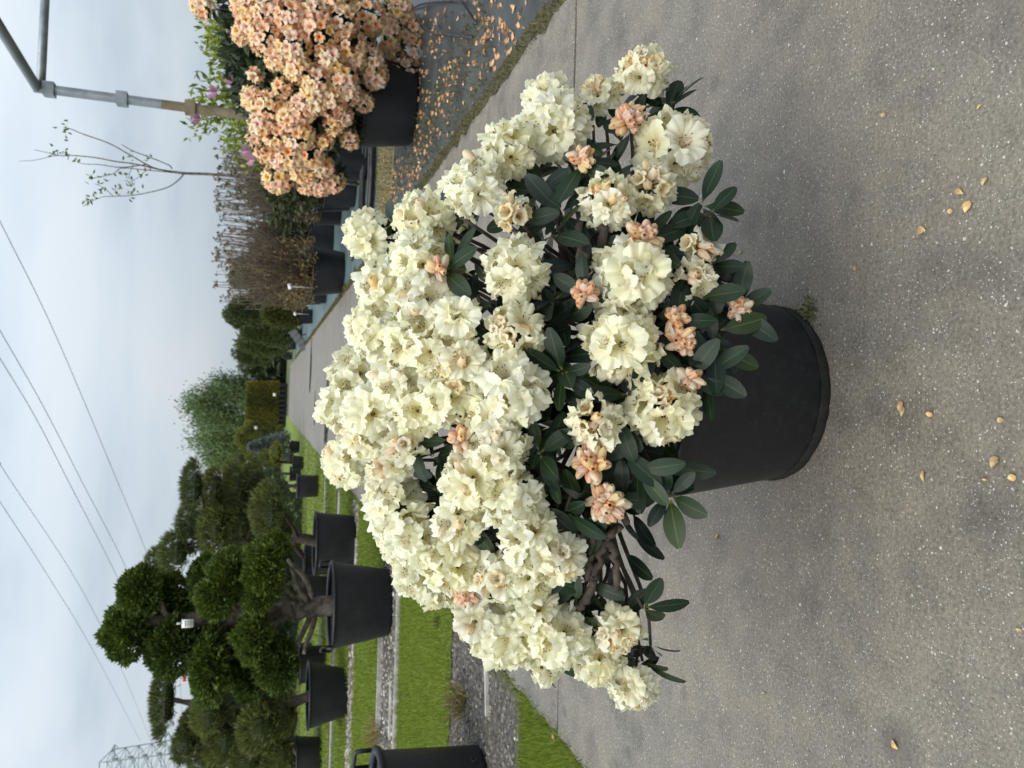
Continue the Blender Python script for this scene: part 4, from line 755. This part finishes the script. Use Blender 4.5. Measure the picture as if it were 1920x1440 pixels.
orange_bush((2.62, 7.35), (.50, .36, .43), (2.95, 7.35, .98), (1.15, .95, .86), [tuple(float(v) for v in q.split()) for q in OH.replace('\n', ';').split(';')], 'large apricot-orange rhododendron in a black pot beside the path', 300, 'orange rhododendrons', 14)
orange_bush((3.05, 5.1), (.42, .30, .36), (3.15, 5.15, .95), (.62, .6, .62), [], 'apricot-orange rhododendron in the pot nearest the concrete joint', 100, 'orange rhododendrons', 26)
# potted shrubs with brown bare twigs
def twiggy(base, potdim, h, w, n, label, nm='twiggy_shrub', top=(.10, .08, .05)):
    root = thing(nm, label, 'potted shrub', (base[0], base[1], -.02)); pot_parts(root, *potdim, 36, .014, .03, .05); r_ = Raw(); lv = Raw(); z0 = potdim[0]-.08
    for k in range(n):
        a = rng.random()*6.28; q = w*math.sqrt(rng.random()); hh = h*(.7+.35*rng.random()); e_ = np.array([math.cos(a)*q, math.sin(a)*q, hh]); P = bez((math.cos(a)*.08, math.sin(a)*.08, z0), (math.cos(a)*q*.5, math.sin(a)*q*.5, z0+.35*(hh-z0)), e_-np.array([0, 0, .3*hh])+rng.normal(0, .05, 3), e_, 7); V, F = tube(P, np.linspace(.010, .005, 7), 4); r_.add(V, F)
        m_ = 7; V, F, C_ = leaves(e_+rng.normal(0, .012, (m_, 3)), rdir(m_)+[0, 0, .6], .05, .03, mixcol(top, (.13, .11, .06), m_)); lv.add(V, F, C_)
        for s in range(4):
            b = P[2+s%4]+0; e2 = b+np.array([rng.normal(0, .10), rng.normal(0, .10), .12+.15*rng.random()]); V, F = tube([b, (b+e2)/2+rng.normal(0, .01, 3), e2], [.005, .004, .003], 3); r_.add(V, F)
    m_ = 2600; d = rdir(m_); d[:, 2] = np.abs(d[:, 2]); P = d*np.array([w*.95, w*.95, (h-z0)*.72])*(rng.random((m_, 1))**.5)+[0, 0, z0+.02]; V, F, C_ = leaves(P, d+rng.normal(0, .8, (m_, 3))+[0, 0, .5], .07, .03, mixcol((.085, .062, .036), (.22, .175, .095), m_)); lv.add(V, F, C_)
    r_.build('branches', M['twig'], root); tag(lv.build('leaves', M['foliage'], root, None, False), kind='stuff')
M['twig'] = plain('brown_twig', (.075, .055, .038), (.16, .12, .085), 20, .85, .2)
twiggy((1.92, 14.35), (.56, .37, .46), 2.1, .66, 90, 'brown twiggy shrub in the wide black tub with a white stake')
twiggy((3.25, 13.6), (.55, .34, .42), 2.1, .66, 80, 'brown twiggy shrub between the tub and the orange rhododendron'); twiggy((3.0, 17.3), (.55, .36, .42), 2.3, .8, 80, 'brown twiggy shrub behind the hose'); twiggy((4.3, 17.5), (.55, .36, .42), 2.35, .8, 75, 'brown twiggy shrub behind the young tree'); twiggy((2.1, 18.9), (.5, .33, .38), 2.1, .6, 55, 'brown twiggy shrub behind the wide black tub')
# black pots with low green plants
for i, (x, y, h, r_, lb) in enumerate(((690, 290, .5, .33, 'black pot just behind the orange rhododendron pot'), (668, 345, .5, .34, 'black pot beside the coiled hose'), (640, 385, .5, .36, 'black pot behind the coiled hose with a green weed'), (625, 430, .5, .36, 'black pot behind the wide tub'))):
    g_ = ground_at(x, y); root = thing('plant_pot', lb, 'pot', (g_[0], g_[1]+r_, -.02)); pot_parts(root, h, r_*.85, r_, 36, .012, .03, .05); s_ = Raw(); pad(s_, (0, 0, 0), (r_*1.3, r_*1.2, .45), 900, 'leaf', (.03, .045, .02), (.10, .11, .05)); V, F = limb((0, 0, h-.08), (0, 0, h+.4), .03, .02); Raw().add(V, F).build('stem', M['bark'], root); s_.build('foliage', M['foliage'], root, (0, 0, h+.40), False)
# white label stakes
for x, y, Y, hb, lb in ((543, 537, 13.95, .42, 'white label on a stake in the wide black tub'), (553, 588, 20.5, .35, 'white label on a stake before the dark conifers')):
    p = at_depth(x, y, Y); root = thing('label_stake', lb, 'label', (p[0], p[1], p[2]-hb)); V, F = tube([(0, 0, 0), (0, 0, hb)], .006, 5); Raw().add(V, F).build('stake', M['white'], root); m_ = frame((0, -.9, .4), (1, 0, .3)); V, F = box((0, 0, 0), (.10, .06, .004), m_[:3, :3]); Raw().add(V, F).build('card', M['white'], root, (0, 0, hb))
# conifers along the right edge further on
DK = ((.035, .055, .018), (.13, .155, .05)); CON = [((2.15, 21.), .40, 1.9, 'dark conifer past the brown shrubs', DK), ((2.9, 23.5), .6, 2.4, 'broad dark conifer behind the label stake', DK), ((1.9, 25.), .42, 1.7, 'low green conifer beside the path', ((.05, .065, .015), (.12, .13, .03))), ((2.3, 28.5), .7, 2.9, 'tall dark conifer past the label stake', DK), ((1.75, 33.), .6, 2.5, 'dark conifer beside the path before the far hedge', DK), ((2.5, 36.), .9, 3.3, 'broad loose conifer before the far hedge', ((.03, .045, .015), (.09, .11, .035))), ((1.6, 41.), .8, 3.0, 'green conifer near the end of the path', ((.035, .055, .015), (.10, .13, .04))), ((1.2, 47.), .9, 3.4, 'pale green conifer at the end of the path', ((.05, .075, .02), (.12, .15, .05))), ((3.9, 31.), 1.0, 3.0, 'round dark conifer behind the others', DK)]
for (x, y), w, h, lb, cs in CON:
    root = thing('potted_conifer', lb, 'potted tree', (x, y, -.02)); pot_parts(root, .4, .22, .26, 24, .01, .03, .04); V, F = limb((0, 0, .3), (0, 0, h*.9), .04, .015, 0, .03); Raw().add(V, F).build('trunk', M['bark'], root); r_ = Raw()
    for k in range(26):
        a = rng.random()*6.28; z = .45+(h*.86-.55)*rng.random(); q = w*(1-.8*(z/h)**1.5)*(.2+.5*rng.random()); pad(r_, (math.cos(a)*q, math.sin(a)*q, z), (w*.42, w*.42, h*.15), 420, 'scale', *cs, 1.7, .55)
    r_.build('crown', M['foliage'], root, None, False)
# tipped-over black plastic tray on the verge
g_ = ground_at(572, 655); root = thing('tipped_tray', 'tipped black plastic tray lying on the verge before the conifers', 'tray', (g_[0]+.35, g_[1], -.02)); r_ = Raw(); m_ = frame((-.6, -.5, .75), (.8, 0, .6))
V, F = box((0, 0, .25), (.85, .55, .03), m_[:3, :3]); r_.add(V, F); r_.build('panel', M['hose'], root, None, False)
for k in range(5): V, F = tube([m_[:3, :3]@np.array([-.4+.2*k, -.27, .03])+[0, 0, .25], m_[:3, :3]@np.array([-.4+.2*k, .27, .03])+[0, 0, .25]], .02, 5); Raw().add(V, F).build('rib', M['hose'], root)
V, F = tube([(.2, .15, 0), (.15, .05, .28)], .02, 5); Raw().add(V, F).build('prop', M['pot'], root)
# coiled hose
g_ = np.array([2.75, 10.5]); r_ = Raw(); ang = np.linspace(0, 6*2*math.pi, 200); rad = .62+.06*np.sin(ang*.37)+.03*np.sin(ang*1.3); P = np.c_[np.cos(ang)*rad*1.25, np.sin(ang)*rad*.8+.05*np.sin(ang*.2), .02+.012*np.arange(200)/33+.01*np.sin(ang*.7)**2]; V, F = tube(P, .022, 6); r_.add(V, F); tag(r_.build('coiled_hose', M['hose'], None, (g_[0], g_[1], -.02)), 'coil of black hose lying on the blue-green fabric', 'hose')
P = smooth_line([(x, y, .02) for x, y in ((1.9, 12.6), (2.1, 11.6), (2.6, 11.2), (3.4, 11.3), (4.6, 11.0), (6, 11.3))], 6); V, F = tube(P, .025, 6); tag(Raw().add(V, F).build('water_pipe', M['hose'], None, (0, 0, -.02)), 'straight black water pipe running beside the pots', 'pipe')
for i, pl in enumerate(([(775, 30), (790, 40), (810, 62), (840, 66), (885, 70)], [(770, 18), (800, 8), (850, 2), (880, 15), (893, 45)])):
    P = smooth_line([ground_at(x, y, .0 if 0 < k < 4 else .0)+[0, 0, .03*(k % 2)] for k, (x, y) in enumerate(pl)], 5); V, F = tube(P, .010, 5); tag(Raw().add(V, F).build('drip_hose', M['hose'], None, (0, 0, .0)), 'thin black drip hose on the petal-strewn fabric', 'hose', 'thin drip hoses on the fabric')
# young bare tree
TY = 11.5
def zy(zx, zy_): return zx/3.6, zy_/3.6
TREE = [([(1800, 1195), (1600, 1190), (1400, 1175), (1250, 1170), (1170, 1160)], .030, .020), ([(1170, 1160), (1060, 1140), (990, 1110), (850, 1030), (730, 965), (560, 905), (490, 875), (440, 860)], .014, .006), ([(1160, 1140), (1140, 1115), (1020, 1065), (900, 1020), (820, 975)], .010, .006), ([(1060, 1140), (900, 1105), (780, 1090), (650, 1065), (500, 1050), (400, 1050), (340, 1035), (230, 1010)], .012, .004), ([(990, 1110), (820, 1130), (680, 1112), (560, 1105), (490, 1080)], .009, .004), ([(400, 1050), (350, 1055), (240, 1080), (130, 1088)], .005, .003), ([(1170, 1165), (960, 1145), (820, 1135), (760, 1175), (640, 1200), (615, 1215)], .008, .004), ([(1240, 1175), (1205, 1215), (1130, 1265), (1000, 1300), (880, 1320), (760, 1325), (690, 1330), (580, 1375)], .012, .004), ([(760, 1320), (710, 1275), (660, 1245)], .006, .003), ([(900, 1110), (870, 1190), (900, 1240)], .005, .003), ([(985, 1150), (940, 1190), (890, 1230)], .005, .003)]
b0 = at_depth(560, 333, TY); root = thing('young_tree', 'slender young tree with bare branches and first green leaves', 'tree', (b0[0], TY, -.02)); off = np.array([b0[0], TY, -.02]); lv = Raw()
for i, (pl, ra, rb_) in enumerate(TREE):
    Q = [at_depth(*zy(*p), TY+.25*math.sin(i*2.1)*(k/len(pl))) for k, p in enumerate(pl)]
    if i == 0: Q = [np.array([b0[0], TY, -.02]), at_depth(520, 332, TY)]+Q
    P = smooth_line(Q, 4)-off; V, F = tube(P, np.linspace(ra, rb_, len(P))*.85, 6); Raw().add(V, F).build('trunk' if i == 0 else 'branch', M['greybark'], root)
for x, y, n in ((450, 860, 10), (370, 1025, 10), (450, 1045, 12), (480, 925, 4), (620, 1200, 8), (710, 1180, 6), (790, 1175, 3), (840, 1165, 6), (890, 1235, 6), (960, 1160, 6), (870, 1195, 4), (680, 1260, 8), (805, 1300, 11), (920, 1310, 12), (590, 1355, 10), (640, 1325, 8), (500, 1095, 4), (875, 1055, 5), (1025, 1085, 5)):
    p = at_depth(*zy(x, y), TY)-off; V, F, C_ = leaves(p+rng.normal(0, .035, (n, 3)), rdir(n)+[0, 0, .5], .07, .032, mixcol((.12, .15, .03), (.25, .29, .08), n)); lv.add(V, F, C_)
tag(lv.build('leaves', M['foliage'], root, None, False), kind='stuff')
# magnolia with purple flowers
MY = 10.2; mb = at_depth(560, 150, MY); root = thing('magnolia', 'leafy light green magnolia with purple tulip-shaped flowers', 'tree', (mb[0], MY, -.02)); off = np.array([mb[0], MY, -.02]); lv = Raw(); r_ = Raw()
MC = [(395, 55), (415, 45), (430, 90), (420, 120), (440, 130), (455, 60), (450, 170), (425, 180), (405, 170), (395, 205), (380, 225), (435, 215), (455, 235), (470, 200), (470, 265), (480, 290), (440, 260), (465, 150), (480, 110), (490, 230), (495, 280), (450, 105), (475, 60), (500, 160), (410, 80)]
for x, y in MC:
    c = at_depth(x, y, MY+rng.normal(0, .3))-off; V, F = limb((rng.normal(0, .05), rng.normal(0, .05), .05+.0), c, .02, .006, .1, .06, 8, 5); r_.add(V, F); n = 60; V, F, C_ = leaves(c+rng.normal(0, 1, (n, 3))*np.array([.11, .11, .09]), rdir(n)+[0, 0, .7], .09+.05*rng.random(n), .045, mixcol((.09, .13, .015), (.24, .29, .05), n)); lv.add(V, F, C_)
r_.build('branches', M['bark'], root); tag(lv.build('leaves', M['foliage'], root, None, False), kind='stuff')
MG = Raw()
for k in range(7):
    a = k*6.283/7; d = np.array([math.cos(a)*.45, math.sin(a)*.45, 1]); V, F, C_ = leaves(np.array([[math.cos(a)*.012, math.sin(a)*.012, 0]]), d[None], .10, .05, (.38, .18, .32) if k % 2 else (.55, .33, .47)); MG.add(V, F, C_)
M['magnolia'] = leaf_mat('magnolia_petal', .5, .2, False, .3); mg = MG.mesh('flower', M['magnolia'])
for x, y in ((400, 172), (368, 222), (472, 245), (463, 283), (440, 40), (458, 95), (432, 150), (470, 298), (455, 190), (492, 262), (415, 20)):
    c = at_depth(x, y, MY-.35)-off; inst('flower', mg, root, frame((rng.normal(0, .3), rng.normal(0, .3), 1), (1, 0, 0), c-[0, 0, .05], 1.25))
airy_tree('misty_tree', 'small grey-green tree far behind the magnolia', at_depth(500, 105, 30)[:2], 2.75, .9, 2600, (.10, .12, .10), (.2, .22, .19), .12, .05, 18)
airy_tree('green_tree', 'low green tree behind the young bare tree', at_depth(500, 290, 26)[:2], 2.3, 1.3, 3500, (.05, .075, .025), (.11, .14, .06), .16, .06, 18); airy_tree('green_tree', 'broad green tree far behind the orange rhododendron', at_depth(500, 180, 33)[:2], 2.9, 1.9, 3800, (.05, .075, .025), (.12, .15, .06), .2, .07, 18)
# small dark house far off
h0 = at_depth(500, 603, 95); root = thing('far_house', 'small dark house with a grey roof beyond the conifers', 'house', (h0[0], 95, -.05)); ht = at_depth(456, 603, 95)[2]; V, F = box((0, 0, ht*.42), (2.2, 3, ht*.84)); Raw().add(V, F).build('wall', M['wall'], root, None, False)
V = np.array([(-1.3, -1.6, ht*.82), (1.3, -1.6, ht*.82), (1.3, 1.6, ht*.82), (-1.3, 1.6, ht*.82), (-1.3, 0, ht), (1.3, 0, ht)]); Raw().add(V, [np.array([[0, 1, 5, 4], [2, 3, 4, 5]]), np.array([[0, 4, 3], [1, 2, 5]])]).build('roof', M['roof'], root, None, False)
# bud scales and petals fallen on the concrete
def scale_mesh(seed):
    g_ = np.random.default_rng(seed); y = np.linspace(0, 1, 7)[:, None]; u = np.linspace(-1, 1, 5)[None]; w = .42*np.sin(math.pi*np.clip(y, .02, .97)**.75)**.8; V = np.stack([w*u, y+0*u, .22*(u*u)*np.sin(math.pi*y)+.05*y], 2).reshape(-1, 3); C_ = np.repeat((np.array([.34, .18, .09])*(1-y)+np.array([.58, .48, .24])*y)[:, None], 5, 1).reshape(-1, 3); C_ = C_*(1+.15*g_.normal(size=(35, 1)))
    return Raw().add(V, grid_faces(7, 5), C_).mesh('bud_scale', M['stone'])
SM = [scale_mesh(i) for i in range(3)]
for i, (x, y, L_, a) in enumerate(((1730, 882, 22, 100), (1870, 857, 26, 60), (1718, 433, 24, 170), (1790, 357, 24, 150), (1817, 376, 24, 70), (1850, 332, 18, 60), (1690, 752, 24, 90), (1693, 762, 20, 80), (1748, 776, 16, 0), (1880, 785, 14, 30), (1904, 893, 18, 20), (1607, 502, 12, 0), (1660, 214, 12, 0), (1840, 196, 12, 30), (1346, 1002, 14, 60), (1671, 1388, 20, 150), (1036, 1373, 18, 150), (1390, 471, 10, 0), (1434, 1300, 12, 30), (1916, 1184, 14, 0), (1850, 900, 11, 0), (1786, 395, 13, 0))):
    p = ground_at(x, y, .004); o = inst('bud_scale', SM[i % 3]); s_ = L_*mpp(p)*1.15; o.location = (p[0], p[1], .0035); s_ *= .8; o.scale = (s_, s_, s_*.7); o.scale[0] *= .55+.5*rng.random(); o.rotation_euler = (.05*rng.random(), .25*rng.normal(), math.radians(a)); tag(o, 'small papery tan bud scale fallen on the concrete', 'bud scale', 'bud scales fallen on the concrete')
